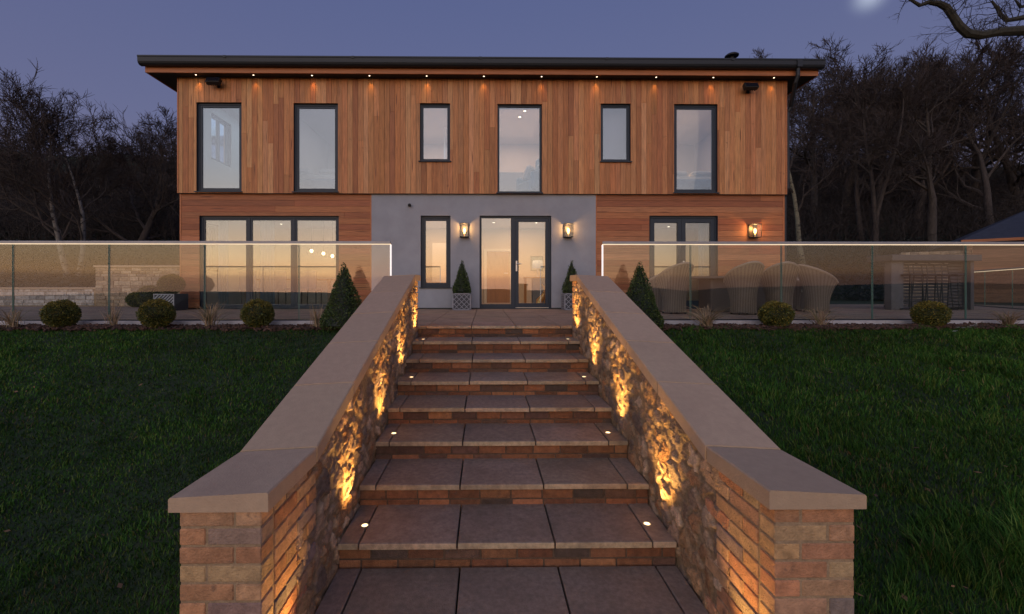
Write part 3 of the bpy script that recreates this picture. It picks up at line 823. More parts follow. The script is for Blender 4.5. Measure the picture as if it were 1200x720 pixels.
for i, o in enumerate(U_OP):
    win(o, UY, sash=i not in (3,), fr=.038 if i in (2, 4) else .045, sa=.035 if i in (2, 4) else .05)
tw = (G_TRI[1]-G_TRI[0])
win(G_TRI, HY, 'sliding_window', split=(G_TRI[0]+tw*.345, G_TRI[0]+tw*.668), sill=False)
win(G_SM, HY, fr=.05, sa=.06)
for (a, c, p, q) in GAB:
    b = MB(); X0, X1 = UX0+.07, UX0+.15
    b.box(X0, X1, a+.002, a+.07, p+.002, q-.002); b.box(X0, X1, c-.07, c-.002, p+.002, q-.002); b.box(X0+.001, X1-.001, a+.0705, c-.0705, p+.002, p+.07); b.box(X0+.001, X1-.001, a+.0705, c-.0705, q-.07, q-.002); b.box(X0+.001, X1-.001, (a+c)/2-.03, (a+c)/2+.03, p+.0705, q-.0705)
    w = hpart(b, 'gable_window', M['frame'])
    g = MB(); g.box(X0+.04, X0+.044, a+.068, c-.068, p+.068, q-.068); hpart(g, 'pane', M['pane'], w)
# entrance: fixed side light and a door leaf
def leaf(x0, x1, z0, z1, Y, hinge, name, fr=.1, low=.13, handle=None):
    b = MB(); y0, y1 = Y, Y+.065
    b.box(x0, x0+fr, y0, y1, z0, z1, ch=.003); b.box(x1-fr, x1, y0, y1, z0, z1, ch=.003); b.box(x0+fr+.0005, x1-fr-.0005, y0+.0006, y1, z0, z0+low, ch=.003); b.box(x0+fr+.0005, x1-fr-.0005, y0+.0006, y1, z1-fr, z1, ch=.003)
    d = hpart(b, name, M['frame'])
    g = MB(); g.box(x0+fr-.004, x1-fr+.004, y0+.03, y0+.034, z0+low-.004, z1-fr+.004); hpart(g, 'pane', M['pane'], d)
    if handle is not None:
        hx, dr = handle; h = MB()
        h.box(hx-.02, hx+.02, y0-.012, y0-.001, .92, 1.18, ch=.004); h.tube([(hx, y0-.012, 1.10), (hx, y0-.055, 1.10)], .010, 10); h.tube([(hx, y0-.052, 1.10), (hx+dr*.12, y0-.052, 1.10)], .010, 10)
        h.tube([(hx, y0-.012, .98), (hx, y0-.022, .98)], .013, 12)
        hpart(h, 'handle', M['steel'], d, smooth=False)
    return d
x0, x1, z0, z1 = G_DOOR; mid = PX(599, HY)
b = MB(); y = HY+.04
b.box(x0+.002, x0+.05, y, y+.09, z0, z1-.002, ch=.003); b.box(x1-.05, x1-.002, y, y+.09, z0, z1-.002, ch=.003); b.box(x0+.051, x1-.051, y+.0006, y+.09, z1-.05, z1-.002, ch=.003); b.box(mid-.002, mid+.10, y+.0006, y+.09, z0, z1-.051, ch=.003); b.box(x0+.051, mid-.003, y+.0008, y+.09, z0, z0+.11, ch=.003); b.box(mid+.101, x1-.051, y-.01, y+.09, z0, z0+.018, ch=.003)
b.box(x0+.0005, x0+.0017, HY-.01, HY+.28, z0, z1); b.box(x1-.0017, x1-.0005, HY-.01, HY+.28, z0, z1); b.box(x0+.002, x1-.002, HY-.01, HY+.28, z1-.0017, z1-.0005)
de = hpart(b, 'entrance_frame', M['frame'])
g = MB(); g.box(x0+.047, mid+.001, y+.03, y+.034, z0+.106, z1-.047); hpart(g, 'pane', M['pane'], de)
leaf(mid+.103, x1-.053, z0+.022, z1-.053, y+.008, 1, 'entrance_door', fr=.085, low=.11, handle=(mid+.135, 1))
b = MB(); b.box(mid+.11, x1-.06, y-.02, y-.011, z0+.019, z0+.032); hpart(b, 'door_threshold', M['steel'])
# french doors
x0, x1, z0, z1 = G_FR; md = PX(800, HY)
b = MB(); y = HY+.05
b.box(x0+.002, x0+.045, y, y+.09, z0, z1-.002, ch=.003); b.box(x1-.045, x1-.002, y, y+.09, z0, z1-.002, ch=.003); b.box(x0+.046, x1-.046, y+.0006, y+.09, z1-.06, z1-.002, ch=.003); b.box(x0+.046, x1-.046, y+.0006, y+.09, z0, z0+.03, ch=.003)
b.box(x0+.0005, x0+.0017, HY-.01, HY+.28, z0, z1); b.box(x1-.0017, x1-.0005, HY-.01, HY+.28, z0, z1); b.box(x0+.002, x1-.002, HY-.01, HY+.28, z1-.0017, z1-.0005)
hpart(b, 'french_door_frame', M['frame'])
leaf(x0+.048, md-.002, z0+.033, z1-.063, y+.008, 0, 'french_door', fr=.10, low=.16)
leaf(md+.002, x1-.048, z0+.033, z1-.063, y+.008, 1, 'french_door', fr=.10, low=.16, handle=(md+.05, 1))

# roof
SO = UZ1-.02                                         # soffit level at the wall
FY = 10.16; GY = 10.06
ex0, ex1 = PX(170, FY), PX(959, FY); gx0, gx1 = PX(163, GY), PX(965.5, GY)
fz0, fz1 = PZ(87.0, FY), PZ(79, FY)+.01
pitch = .035
b = MB()                                             # soffit: pitched underside all round
for (a, c, p, q) in ((ex0+.02, ex1-.02, FY+.031, UY-.001), (ex0+.02, UX0-.001, UY-.001, HB+.5), (UX1+.001, ex1-.02, UY-.001, HB+.5)):
    vs = [(a, p, fz0+.02), (c, p, fz0+.02), (c, q, fz0+.02+pitch*(q-p)*0+.0), (a, q, fz0+.02)]
    vs += [(x, yy, z+.02) for x, yy, z in vs]
    b.add(vs, [(3, 2, 1, 0), (4, 5, 6, 7), (0, 1, 5, 4), (1, 2, 6, 5), (2, 3, 7, 6), (3, 0, 4, 7)])
soffit = hpart(b, 'soffit', M['soffit'])
b = MB(); b.box(ex0, ex1, FY, FY+.03, fz0, fz1); b.box(ex0, ex0+.019, FY+.031, HB+.5, fz0, fz1); b.box(ex1-.019, ex1, FY+.031, HB+.5, fz0, fz1); hpart(b, 'fascia', M['fascia'])
b = MB()
vs = [(gx0+.02, FY-.03, fz1+.001), (gx1-.02, FY-.03, fz1+.001), (gx1-.02, HB+.55, fz1+.001+pitch*9), (gx0+.02, HB+.55, fz1+.001+pitch*9)]
vs += [(x, yy, z+.05) for x, yy, z in vs]
b.add(vs, [(3, 2, 1, 0), (4, 5, 6, 7), (0, 1, 5, 4), (1, 2, 6, 5), (2, 3, 7, 6), (3, 0, 4, 7)])
roof = hpart(b, 'roof', M['dark'])
b = MB()                                             # gutter: half-round profile
n = 9; gzt = PZ(68.6, GY); gr = (gzt-PZ(78.6, GY))*.98
prof = [(GY+.06-(.125)*math.sin(PI*k/(2*(n-1)))*1.0 if True else 0, gzt-gr*math.cos(PI*k/(2*(n-1)))) for k in range(n)]
prof = [(GY+.07, gzt-gr), (GY+.0, gzt-gr), (GY-.035, gzt-gr*.86), (GY-.052, gzt-gr*.66), (GY-.056, gzt-gr*.18), (GY-.066, gzt-gr*.14), (GY-.066, gzt+.004), (GY-.05, gzt+.004), (GY-.05, gzt-.01), (GY+.068, gzt-.01)]
m_ = len(prof); vs = [(x, p, q) for x in (gx0, gx1) for p, q in prof]
b.add(vs, [(k, (k+1) % m_, m_+(k+1) % m_, m_+k) for k in range(m_)]+[tuple(reversed(range(m_))), tuple(range(m_, 2*m_))])
x = gx0+2
while x < gx1:
    for k in range(n-1):
        pass
    b.box(x-.03, x+.03, GY-.071, GY-.055, gzt-gr*.25, gzt+.006); x += 2.95
gut = hpart(b, 'gutter', M['dark'])
b = MB()                                             # downpipe with swan neck at the right-hand end
dx = PX(935, GY); wx = UX1+.065
b.tube([(dx, GY, gzt-gr*.6), (dx, GY, fz0-.05), (dx-.02, GY+.05, fz0-.18), (wx+.05, UY+.02, fz0-.62), (wx, UY+.07, fz0-.75), (wx, UY+.07, 2.95), (wx-.02, HY+.06, 2.75), (wx-.02, HY+.06, .02)], .045, 12)
b.box(dx-.06, dx+.06, GY-.075, GY+.05, gzt-gr*.95, gzt-.02)
hpart(b, 'downpipe', M['dark'], smooth=False)
b = MB(); px0, px1 = PX(231, 10.4), PX(900, 10.4); pz = PZ(67.2, 10.4)-.02
x = px0; k = 0
while x < px1-.1:
    e = min(x+1.68, px1); vs = [(x+.01, 10.4, pz-.035), (e-.01, 10.4, pz-.035), (e-.01, 12.0, pz+.055), (x+.01, 12.0, pz+.055)]; vs += [(a, c, z+.035) for a, c, z in vs]
    b.add(vs, [(3, 2, 1, 0), (4, 5, 6, 7), (0, 1, 5, 4), (1, 2, 6, 5), (2, 3, 7, 6), (3, 0, 4, 7)]); b.box(x+.3, x+.34, 10.5, 11.9, fz1+.13, pz+.0); x = e
hpart(b, 'solar_panel_row', M['panel'], roof)
b = MB(); vx, vy = PX(857.5, 10.9), 10.9; vz = PZ(62.2, vy)
b.lathe([(.05, vz-.35), (.05, vz-.07), (.16, vz-.06), (.165, vz-.035), (.12, vz), (.03, vz+.02), (.001, vz+.022)], vx, vy, 20); hpart(b, 'roof_vent', M['dark'], roof)

# ------------------------------------------------------------------ lamps and fittings on the house
DL = [229.5, 297, 365.5, 433, 500, 567, 634.7, 699.5, 769, 836, 907]
ordn = ['first', 'second', 'third', 'fourth', 'fifth', 'sixth', 'seventh', 'eighth', 'ninth', 'tenth', 'last']
dy = 10.30; dz = fz0+.02
ring = MB(); ring.lathe([(.032, -.006), (.035, 0), (.035, .004), (.021, .004), (.020, -.004)], n=20)
lens = MB(); lens.lathe([(.001, -.0075), (.014, -.007), (.0195, -.004), (.0195, .002), (.001, .002)], n=20)
first = None
for i, p in enumerate(DL):
    lab = f'small eaves downlight, {ordn[i]} from the left end of the roof' if i < 10 else 'small eaves downlight at the far right end of the roof'
    loc = (PX(p, dy), dy, dz)
    if first is None:
        t = thing('eaves_downlight', lab, 'downlight', loc, 0, 'downlights under the eaves')
        ring.build('bezel', M['steel'], t); lens.build('lens', M['down_led'], t)
        lamp('eaves_lamp', 'SPOT', (0, .03, -.02), 3.8, (1.0, .46, .10), t, spot_size=R(60), spot_blend=1, shadow_soft_size=.02, rot=(R(12), 0, 0))
        first = t
    else: dup(first, loc, 0, lab)

def floodlight(px, py, label):
    Y = UY; x, z = PX(px, Y), PZ(py, Y)
    t = thing('floodlight', label, 'floodlight', (x, Y, z), 0, 'floodlights under the eaves')
    b = MB(); b.box(-.035, .035, -.03, -.002, -.09, .05, ch=.004); b.tube([(0, -.03, -.03), (0, -.09, -.01)], .018, 8); b.build('bracket', M['black'], t)
    Mx = Matrix.Translation((-.03, -.17, 0)) @ Matrix.Rotation(R(-28), 4, 'X')
    b = MB(); b.box(-.165, .165, -.06, .05, -.075, .075, M4=Mx, ch=.012)
    for k in range(6): b.box(-.14+.05*k, -.125+.05*k, .05, .075, -.06, .06, M4=Mx)
    b.build('housing', M['black'], t)
    b = MB(); b.box(-.145, .145, -.0645, -.0605, -.057, .057, M4=Mx); b.build('lens', M['panel'], t)
floodlight(257, 101, 'black floodlight under the eaves above the leftmost upstairs window'); floodlight(876, 104, 'black floodlight under the eaves above the rightmost upstairs window')

def lantern(px, Y, label):
    x, z = PX(px, Y), PZ(271, Y)
    t = thing('wall_lantern', label, 'wall lamp', (x, Y, z), 0, 'lit lanterns on the front wall')
    w, h, d = .105, .165, .19; y0 = -.012
    b = MB(); b.box(-w, w, y0-.018, y0-.001, -h, h, ch=.003); b.build('back_plate', M['black'], t)
    b = MB(); e = .011
    for sx in (-1, 1): b.box(sx*w-(e if sx > 0 else 0), sx*w+(0 if sx > 0 else e), y0-d, y0-d+e, -h, h)
    for zz in (-h, h-e):
        b.box(-w+e, w-e, y0-d, y0-d+e, zz, zz+e)
        for sx in (-1, 1): b.box(sx*w-(e if sx > 0 else 0), sx*w+(0 if sx > 0 else e), y0-d+e, y0-.0185, zz, zz+e)
    b.box(-w+e, w-e, y0-d+e, y0-.0185, -h+.001, -h+.009); b.box(-w+e, w-e, y0-d+e, y0-.0185, h-.009, h-.001)
    b.build('cage', M['black'], t)
    g = MB(); g.box(-w+e, w-e, y0-d+.004, y0-d+.007, -h+e, h-e)
    for sx in (-1, 1): g.box(sx*(w-.005)-.0015, sx*(w-.005)+.0015, y0-d+e, y0-.02, -h+e, h-e)
    g.build('glass', M['lantern_glass'], t)
    b = MB(); b.lathe([(.018, -.155), (.018, -.09), (.014, -.085), (.012, -.082)], 0, y0-.10, 14); b.build('lamp_holder', M['gold'], t)
    b = MB(); b.lathe([(.012, -.08), (.017, -.06), (.032, -.02), (.034, .005), (.027, .03), (.012, .046), (.001, .05)], 0, y0-.10, 16); b.build('bulb', M['bulb'], t, smooth=True)
    lamp('lantern_lamp', 'POINT', (0, y0-.10, .075), 8, (1.0, .50, .16), t, shadow_soft_size=.025)
lantern(544.5, HY, 'lit box lantern on grey wall between the small window and the door'); lantern(665, HY, 'lit box lantern on grey wall at the right of the door'); lantern(881.5, HY, 'lit box lantern on cedar boarding beside the French doors')
# small camera
x, z = PX(480, HY), PZ(241, HY)
t = thing('security_camera', 'small black dome camera high on the grey rendered wall', 'camera', (x, HY, z))
b = MB(); b.lathe([(.04, 0), (.042, .01), (.04, .02), (.001, .022)], n=16); b.v = [(a, -.012-c, e) for a, e, c in b.v]; b.build('mount', M['black'], t)
b = MB(); b.tube([(0, -.03, 0), (.01, -.075, -.012), (.02, -.10, -.02)], [.02, .03, .032], 12); b.build('camera_head', M['black'], t)

# ------------------------------------------------------------------ inside the rooms
def room_lamp(x, y, z, e, col=(1, .62, .38), s=.12): lamp('room_lamp', 'POINT', (x, y, z), e, col, None, shadow_soft_size=s)
def ceiling_lamp(x, y, z, e, col, w, d): lamp('ceiling_lamp', 'AREA', (x, y, z), e, col, None, shape='RECTANGLE', size=w, size_y=d)
def ceil_light(px, py, Yg, zc, label, first=[None]):
    """a downlight in the ceiling; its depth follows from the ceiling height"""
    Y = F*(zc-CAMZ)/(CY-py); x = PX(px, Y)
    if first[0] is None:
        t = thing('ceiling_downlight', label, 'ceiling light', (x, Y, zc), 0, 'downlights in the ceilings')
        a = MB(); a.lathe([(.05, -.006), (.054, 0), (.04, 0), (.038, -.004)], n=18); a.build('bezel', M['trim'], t)
        a = MB(); a.lathe([(.001, -.007), (.036, -.006), (.036, 0), (.001, 0)], n=18); a.build('lens', M['down_led'], t); first[0] = t
    else: dup(first[0], (x, Y, zc), 0, label)
for px, py, w in ((578.5, 261, 'nearest of three in the hall seen through the fixed side light'), (577, 270, 'middle of three in the hall seen through the fixed side light'), (575.5, 277, 'farthest of three in the hall seen through the fixed side light'),
                  (628.5, 261, 'nearest of three in the hall seen through the entrance door'), (621.5, 270, 'middle of three in the hall seen through the entrance door'), (616, 277, 'farthest of three in the hall seen through the entrance door')):
    ceil_light(px, py, HY, GC, 'lit ceiling downlight, '+w)
ceil_light(329.5, 263, HY, GC, 'lit ceiling downlight seen in the middle pane of the triple window')
ceil_light(363, 275, HY, GC, 'lit ceiling downlight seen on the left of the dining pendants'); ceil_light(377, 280, HY, GC, 'lit ceiling downlight seen between the dining pendants')
ceil_light(783.5, 265.5, HY, GC, 'lit ceiling downlight seen through the left French door')
ceil_light(615, 130, UY, UC, 'nearer of two lit downlights behind the middle upstairs window'); ceil_light(609, 137, UY, UC, 'farther of two lit downlights behind the middle upstairs window')
# room lighting (the lit downlights, pendants and table lamps of each room)
ux = [UX0+.2]+U_PART+[UX1-.2]
UE = [8, 6, 34, 44, 4, 16]
for k in range(6):
    xm = (ux[k]+ux[k+1])/2
    ceiling_lamp(xm, 12.6, UC-.02, UE[k], ((.55, .78, 1.0), (.85, .78, .80), (1, .62, .42), (1, .60, .38), (1, .70, .62), (1, .72, .58))[k], 1.2, 2.4)
room_lamp(PX(348, 12.2), 11.6, UF+.62, 5, (1, .5, .18), .06); room_lamp(PX(790, 12.2), 12.2, UF+.75, 10, (1, .52, .2), .06)
gx = [UX0+.2]+G_PART+[UX1-.2]
for k, e in enumerate((8, 34, 44, 8)):
    xm = (gx[k]+gx[k+1])/2
    ceiling_lamp(xm, 12.7, GC-.02, e, (1, .56, .29) if k else (1, .80, .62), 1.4, 2.6)

def slab_thing(name, label, cat, boxes, m, loc=(0, 0, 0), rz=0, ch=.006):
    b = MB()
    for bx in boxes: b.box(*bx, ch=ch)
    o = b.build(name, m); o.location = loc; o.rotation_euler = (0, 0, rz)
    return tag(o, label, cat)
def curtain(name, label, x0, x1, y, z0, z1, n=6):
    b = MB(); N_ = n*8; top = []; 
    for k in range(N_+1):
        t = k/N_; xx = x0+(x1-x0)*t; yy = y+.045*math.sin(t*n*2*PI)+.01*math.sin(t*17)
        top.append((xx, yy))
    vs = []
    for q, zz in enumerate((z0, z0+(z1-z0)*.5, z1)):
        for k, (xx, yy) in enumerate(top): vs.append((xx+(.03*math.sin(k*.7) if q == 0 else 0), yy, zz))
    m_ = len(top)
    b.add(vs, [(r*m_+k, r*m_+k+1, (r+1)*m_+k+1, (r+1)*m_+k) for r in range(2) for k in range(m_-1)])
    o = b.build(name, M['curtain'], smooth=True); s = o.modifiers.new('thickness', 'SOLIDIFY'); s.thickness = .004
    return tag(o, label, cat='curtain')
cy_ = IY+.14
curtain('curtain', 'pale blue curtain at the left end of the triple window', PX(256, cy_), PX(268, cy_), cy_, .03, GC-.12, 4)
curtain('curtain', 'pale blue curtain across the middle of the triple window', PX(305, cy_), PX(322, cy_), cy_, .03, GC-.12, 5)
curtain('curtain', 'gathered pale curtain behind the right French door', PX(819, cy_), PX(833, cy_), cy_, .03, GC-.08, 5)
# framed pictures and console in the hall
def picture(label, x, y, z, w, h, m, face=-1):
    t = thing('framed_picture', label, 'picture', (x, y, z))
    b = MB(); f = .03
    b.box(-w/2, w/2, -.03, -.002, -h/2, -h/2+f); b.box(-w/2, w/2, -.03, -.002, h/2-f, h/2); b.box(-w/2, -w/2+f, -.03, -.002, -h/2+f, h/2-f); b.box(w/2-f, w/2, -.03, -.002, -h/2+f, h/2-f); b.build('frame', M['greywall'], t)
    b = MB(); b.box(-w/2+f, w/2-f, -.012, -.003, -h/2+f, h/2-f); b.build('canvas', m, t)
M['canvas'] = mat('blue grey painting', (.22, .33, .38), .8, nscale=4, namt=.5, blotch=(3, (.5, .52, .5), .45, .7))
picture('blue grey picture on the dining room back wall', PX(279, BY), BY, 1.72, .75, .95, M['canvas'])
picture('blue grey picture above the console in the hall', PX(629, BY), BY, PZ(309, BY), .42, .5, M['canvas'])
# oak door in the hall back wall
t = thing('oak_door', 'warm oak inner door at the back of the hall', 'door', (PX(584, BY), BY, .012))
dw = (PX(597, BY)-PX(570, BY))/2; dh = PZ(295, BY)-.012
b = MB(); b.box(-dw, dw, -.05, -.012, 0, dh, ch=.004)
for k in (-.33, 0, .33): b.box(k*2*dw-.004, k*2*dw+.004, -.053, -.0502, .05, dh-.05)
b.build('door_leaf', M['oak'], t)
b = MB(); b.box(-dw-.09, -dw-.004, -.06, -.002, 0, dh+.09); b.box(dw+.004, dw+.09, -.06, -.002, 0, dh+.09); b.box(-dw-.004, dw+.004, -.06, -.002, dh+.004, dh+.09); b.build('architrave', M['trim'], t)
b = MB(); b.tube([(dw-.08, -.05, 1.0), (dw-.08, -.10, 1.0), (dw-.2, -.10, 1.0)], .011, 8); b.build('handle', M['steel'], t)
# console
cY = 13.0; xa, xb = PX(614, cY), PX(641, cY); tz = PZ(325, cY)
t = thing('console_table', 'slim console with a dark cabinet base in the hall', 'console', ((xa+xb)/2, cY, .012)); w2 = (xb-xa)/2
b = MB(); b.box(-w2, w2+.1, -.2, .2, tz-.045, tz-.012, ch=.004); b.build('top', M['oak'], t)
b = MB(); b.box(-w2+.02, -w2+.06, -.18, .18, 0, tz-.046); b.build('leg', M['oak'], t)
b = MB(); b.box(-w2+.25, w2+.08, -.17, .17, 0, tz-.047, ch=.004); b.build('cabinet', M['greywall'], t)
lx = PX(630, cY)
t = thing('table_lamp', 'table lamp with a blue drum shade on the hall console', 'lamp', (lx, cY, tz+.001))
b = MB(); b.lathe([(.07, 0), (.07, .02), (.02, .03), (.035, .1), (.05, .17), (.02, .24), (.012, .3)], n=18); b.build('base', M['steel'], t, smooth=True)
b = MB(); b.lathe([(.17, .27), (.15, .50), (.148, .50), (.168, .275)], n=24); b.build('lamp_shade', M['shade'], t, smooth=True)
# gilded hare on the hall floor by the door
hx_, hy_ = PX(635, 11.3), 11.3
b = MB()
b.box(-.14, .14, -.08, .08, 0, .05, ch=.006)
b.tube([(-.10, 0, .05), (-.07, 0, .16), (.0, 0, .24), (.05, 0, .32), (.07, 0, .40)], [.05, .085, .075, .05, .035], 12)
b.tube([(.05, 0, .38), (.10, 0, .42), (.15, 0, .40)], [.035, .045, .015], 12)
for s in (-.02, .02): b.tube([(.07, s, .44), (.05, s*1.6, .53), (.0, s*2, .60)], [.012, .02, .004], 8)
for s in (-.035, .035): b.tube([(.04, s, .28), (.09, s, .16), (.08, s, .05)], [.03, .02, .018], 8)
o = b.build('hare_ornament', M['gold'], smooth=True); o.location = (hx_, hy_, .012); tag(o, 'gilded sitting hare ornament just inside the entrance door', 'ornament')
# pendants over the dining table
pend = None
for px, py, w in ((365, 294, 'leftmost'), (379, 297, 'middle'), (389.5, 300, 'rightmost')):
    Y = 12.2+.25*('leftmost middle rightmost'.split().index(w)); x, z = PX(px, Y), PZ(py, Y)
    lab = f'{w} of three lit glass pendants hanging in the dining room'
    t = thing('pendant_light', lab, 'pendant light', (x, Y, z), 0, 'pendants in the dining room')
    b = MB(); b.tube([(0, 0, .06), (0, 0, GC-z)], .006, 6); b.lathe([(.02, .03), (.02, .075), (.008, .08)], n=10); b.build('cord', M['black'], t)
    b = MB(); b.lathe([(.001, -.06), (.035, -.045), (.048, -.01), (.035, .025), (.016, .035)], n=16); b.build('bulb', M['pendant'], t, smooth=True)
    b = MB(); b.lathe([(.02, .07), (.06, .05), (.11, -.02), (.12, -.10), (.118, -.10), (.108, -.02), (.058, .048), (.02, .066)], n=20); b.build('glass_shade', M['lantern_glass'], t, smooth=True)
# dining table and chairs
tx = PX(345, 12.5)
t = thing('dining_table', 'long pale dining table behind the triple window', 'table', (tx, 12.5, .012))
b = MB(); b.box(-1.3, 1.3, -.5, .5, .72, .755, ch=.005); b.build('tabletop', M['oak'], t)
for sx in (-1.15, 1.15):
    for sy in (-.4, .4):
        b = MB(); b.box(sx-.04, sx+.04, sy-.04, sy+.04, 0, .719); b.build('leg', M['oak'], t)
def dining_chair(label, loc, rz, first=[None]):
    if first[0] is not None: return dup(first[0], loc, rz, label)
    t = thing('dining_chair', label, 'chair', loc, rz, 'dining chairs'); first[0] = t
    b = MB(); b.box(-.23, .23, -.22, .22, .42, .49, ch=.02); b.build('seat', M['fabric'], t)
    b = MB(); b.box(-.23, .23, -.27, -.215, .47, .95, ch=.018); b.build('backrest', M['fabric'], t)
    for sx in (-.19, .19):
        for sy in (-.2, .18):
            b = MB(); b.tube([(sx, sy, 0), (sx, sy, .42)], [.012, .018], 8); b.build('leg', M['black'], t)
for k, x in enumerate((-.8, 0, .8)):
    dining_chair(f"grey blue dining chair on the near side of the table, {['left', 'middle', 'right'][k]} one", (tx+x, 11.75, .012), 0)
# living room sofa behind the french doors
so = thing('sofa', 'pale sofa against the back wall behind the French doors', 'sofa', (PX(785, 13.6), 13.6, .012))
b = MB(); b.box(-1, 1, -.42, .35, .1, .44, ch=.04); b.build('seat', M['linen'], so)
b = MB(); b.box(-1, 1, .2, .42, .45, .85, ch=.05); b.build('backrest', M['linen'], so)
# small window room: round table with bowl rim
t = thing('side_table', 'round side table behind the small ground floor window', 'table', (PX(510, 11.6), 11.6, .012))
tz2 = PZ(331, 11.6)-.012
b = MB(); b.lathe([(.001, tz2-.03), (.36, tz2-.03), (.37, tz2-.015), (.36, tz2), (.001, tz2)], n=28); b.build('tabletop', M['oak'], t)
b = MB(); b.lathe([(.2, 0), (.2, .02), (.03, .05), (.03, tz2-.031)], n=16); b.build('pedestal', M['black'], t)
slab_thing('white_cupboard', 'tall white cupboard door seen through the small ground floor window', 'cupboard', [(-.22, .22, -.3, .3, 0, 1.95)], M['trim'], (PX(515.5, 14.2), 14.2, .012))
# upstairs
def bed(label, x, y, w, hz, m):
    t = thing('bed', label, 'bed', (x, y, UF))
    b = MB(); b.box(-w/2, w/2, -.95, .95, .12, .38, ch=.03); b.build('base', M['fabric'], t)
    b = MB(); b.box(-w/2-.02, w/2+.02, -.97, .93, .385, .62, ch=.07); b.build('duvet', M['linen'], t)
    b = MB(); b.box(-w/2-.05, w/2+.05, -1.12, -1.0, .05, hz, ch=.03); b.build('headboard', m, t)
    for s in (-.25, .25):
        b = MB(); b.box(s*w*.95-.3, s*w*.95+.3, -.92, -.62, .625, .78, ch=.06); b.build('pillow', M['linen'], t)
def zat(py, Y): return PZ(py, Y)-UF
bed('bed with a low blue headboard against the second upstairs window', PX(383, 12.3), 12.3, 1.7, zat(210.5, 11.25), M['fabric'])
bed('bed with a pale headboard in the rightmost upstairs bedroom', PX(792, 12.4), 12.4, 1.5, zat(210, 11.35), M['fabric'])
# landing: grey half wall, blue armchair with cushions
slab_thing('half_wall', 'grey panelled half wall behind the middle upstairs window', 'half wall', [(-.75, .75, 0, .1, 0, zat(202, 13.6))], M['greywall'], (PX(600, 13.6)-.1, 13.6, UF))
ar = thing('armchair', 'blue armchair heaped with cushions behind the middle upstairs window', 'armchair', (PX(627, 11.6), 11.6, UF), R(25))
b = MB(); b.box(-.38, .38, -.36, .36, .12, .46, ch=.05); b.build('seat', M['fabric'], ar)
b = MB(); b.box(.2, .42, -.36, .36, .45, 1.22, ch=.06); b.build('backrest', M['fabric'], ar)
for s in (-1, 1):
    b = MB(); b.box(-.36, .3, s*.37-.07, s*.37+.07, .2, .66, ch=.05); b.build('armrest', M['fabric'], ar)
for (x, y, r, m) in ((-.22, -.05, .5, 'linen'), (.08, .12, .25, 'linen'), (-.05, -.18, .9, 'canvas')):
    b = MB(); b.box(-.2, .2, -.06, .06, -.2, .2, M4=Matrix.Translation((x, y, .68)) @ Matrix.Rotation(r, 4, 'Z') @ Matrix.Rotation(.5, 4, 'X'), ch=.05); b.build('cushion', M[m], ar)
# shower screen
sh = thing('shower_screen', 'framed glass shower screen behind the first small upstairs window', 'shower screen', (PX(521, 12), 12.0, UF))
b = MB(); b.box(-.02, .02, -.012, .012, 0, 2.1); b.box(.5, .54, -.012, .012, 0, 2.1); b.box(.021, .499, -.012, .012, 2.07, 2.1); b.build('frame', M['steel'], sh)
b = MB(); b.box(.021, .499, -.003, .003, .01, 2.069); b.build('pane', M['lantern_glass'], sh)
# blind in the second small window
bl = slab_thing('roller_blind', 'drawn lilac roller blind inside the second small upstairs window', 'blind', [(-.38, .38, -.004, .004, -1.5, 0)], M['purple'], ((U_OP[4][0]+U_OP[4][1])/2, IY+.10, U_OP[4][3]+.06), ch=0)
# wardrobe with a mirror in the first bedroom
wd = thing('wardrobe', 'tall blue wardrobe in the leftmost upstairs bedroom', 'wardrobe', (UX0+1.4, 14.25, UF))
b = MB(); b.box(-.42, .42, -.3, .3, 0, 2.2, ch=.01); b.build('carcass', M['curtain'], wd)
for s in (-1, 1):
    b = MB(); b.box(*sorted((s*.008, s*.40)), -.322, -.301, .05, 2.15, ch=.004); d_ = b.build('door', M['canvas'], wd)
    b = MB(); b.box(*sorted((s*.03, s*.045)), -.345, -.323, .9, 1.15); b.build('handle', M['steel'], d_)

# ------------------------------------------------------------------ clipped plants
def leaf_shell(mb, fn, n, size, cols, rng, inner=.12):
    """fn(u, v) -> (point, normal); scatters small leaves in a skin round the shape"""
    for _ in range(n):
        p, nm, up = fn(rng)
        p = p-nm*abs(rng.gauss(0, inner))*1.0+nm*rng.uniform(0, .012)
        d = (nm*rng.uniform(.1, 1)+Vector((rng.gauss(0, .6), rng.gauss(0, .6), rng.gauss(.25, .6)))).normalized()
        s = d.cross(Vector((rng.gauss(0, 1), rng.gauss(0, 1), rng.gauss(0, 1)))).normalized()
        l = size*rng.uniform(.6, 1.35); w = l*.36
        k = rng.uniform(.6, 1.4); c = rng.choice(cols); c = tuple(x*k for x in c)
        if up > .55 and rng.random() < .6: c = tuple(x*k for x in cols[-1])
        mb.add([p, p+d*l*.5+s*w, p+d*l, p+d*l*.5-s*w], [(0, 1, 2, 3)], c)
def ball_mesh(seed, rx, rz):
    rng = random.Random(seed)
    def fn(r):
        u, v = r.uniform(-1, 1), r.uniform(0, 2*PI)
        q = math.sqrt(1-u*u); nn = Vector((q*math.cos(v), q*math.sin(v), u))
        bump = 1+.03*math.sin(nn.x*7+seed)+.03*math.sin(nn.y*9+nn.z*6)+.02*math.sin(nn.x*17+nn.z*13)
        return Vector((nn.x*rx*bump, nn.y*rx*bump, nn.z*rz*bump+rz)), nn, nn.z
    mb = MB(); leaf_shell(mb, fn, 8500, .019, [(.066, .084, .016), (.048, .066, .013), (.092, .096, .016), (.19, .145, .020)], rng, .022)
    return mb
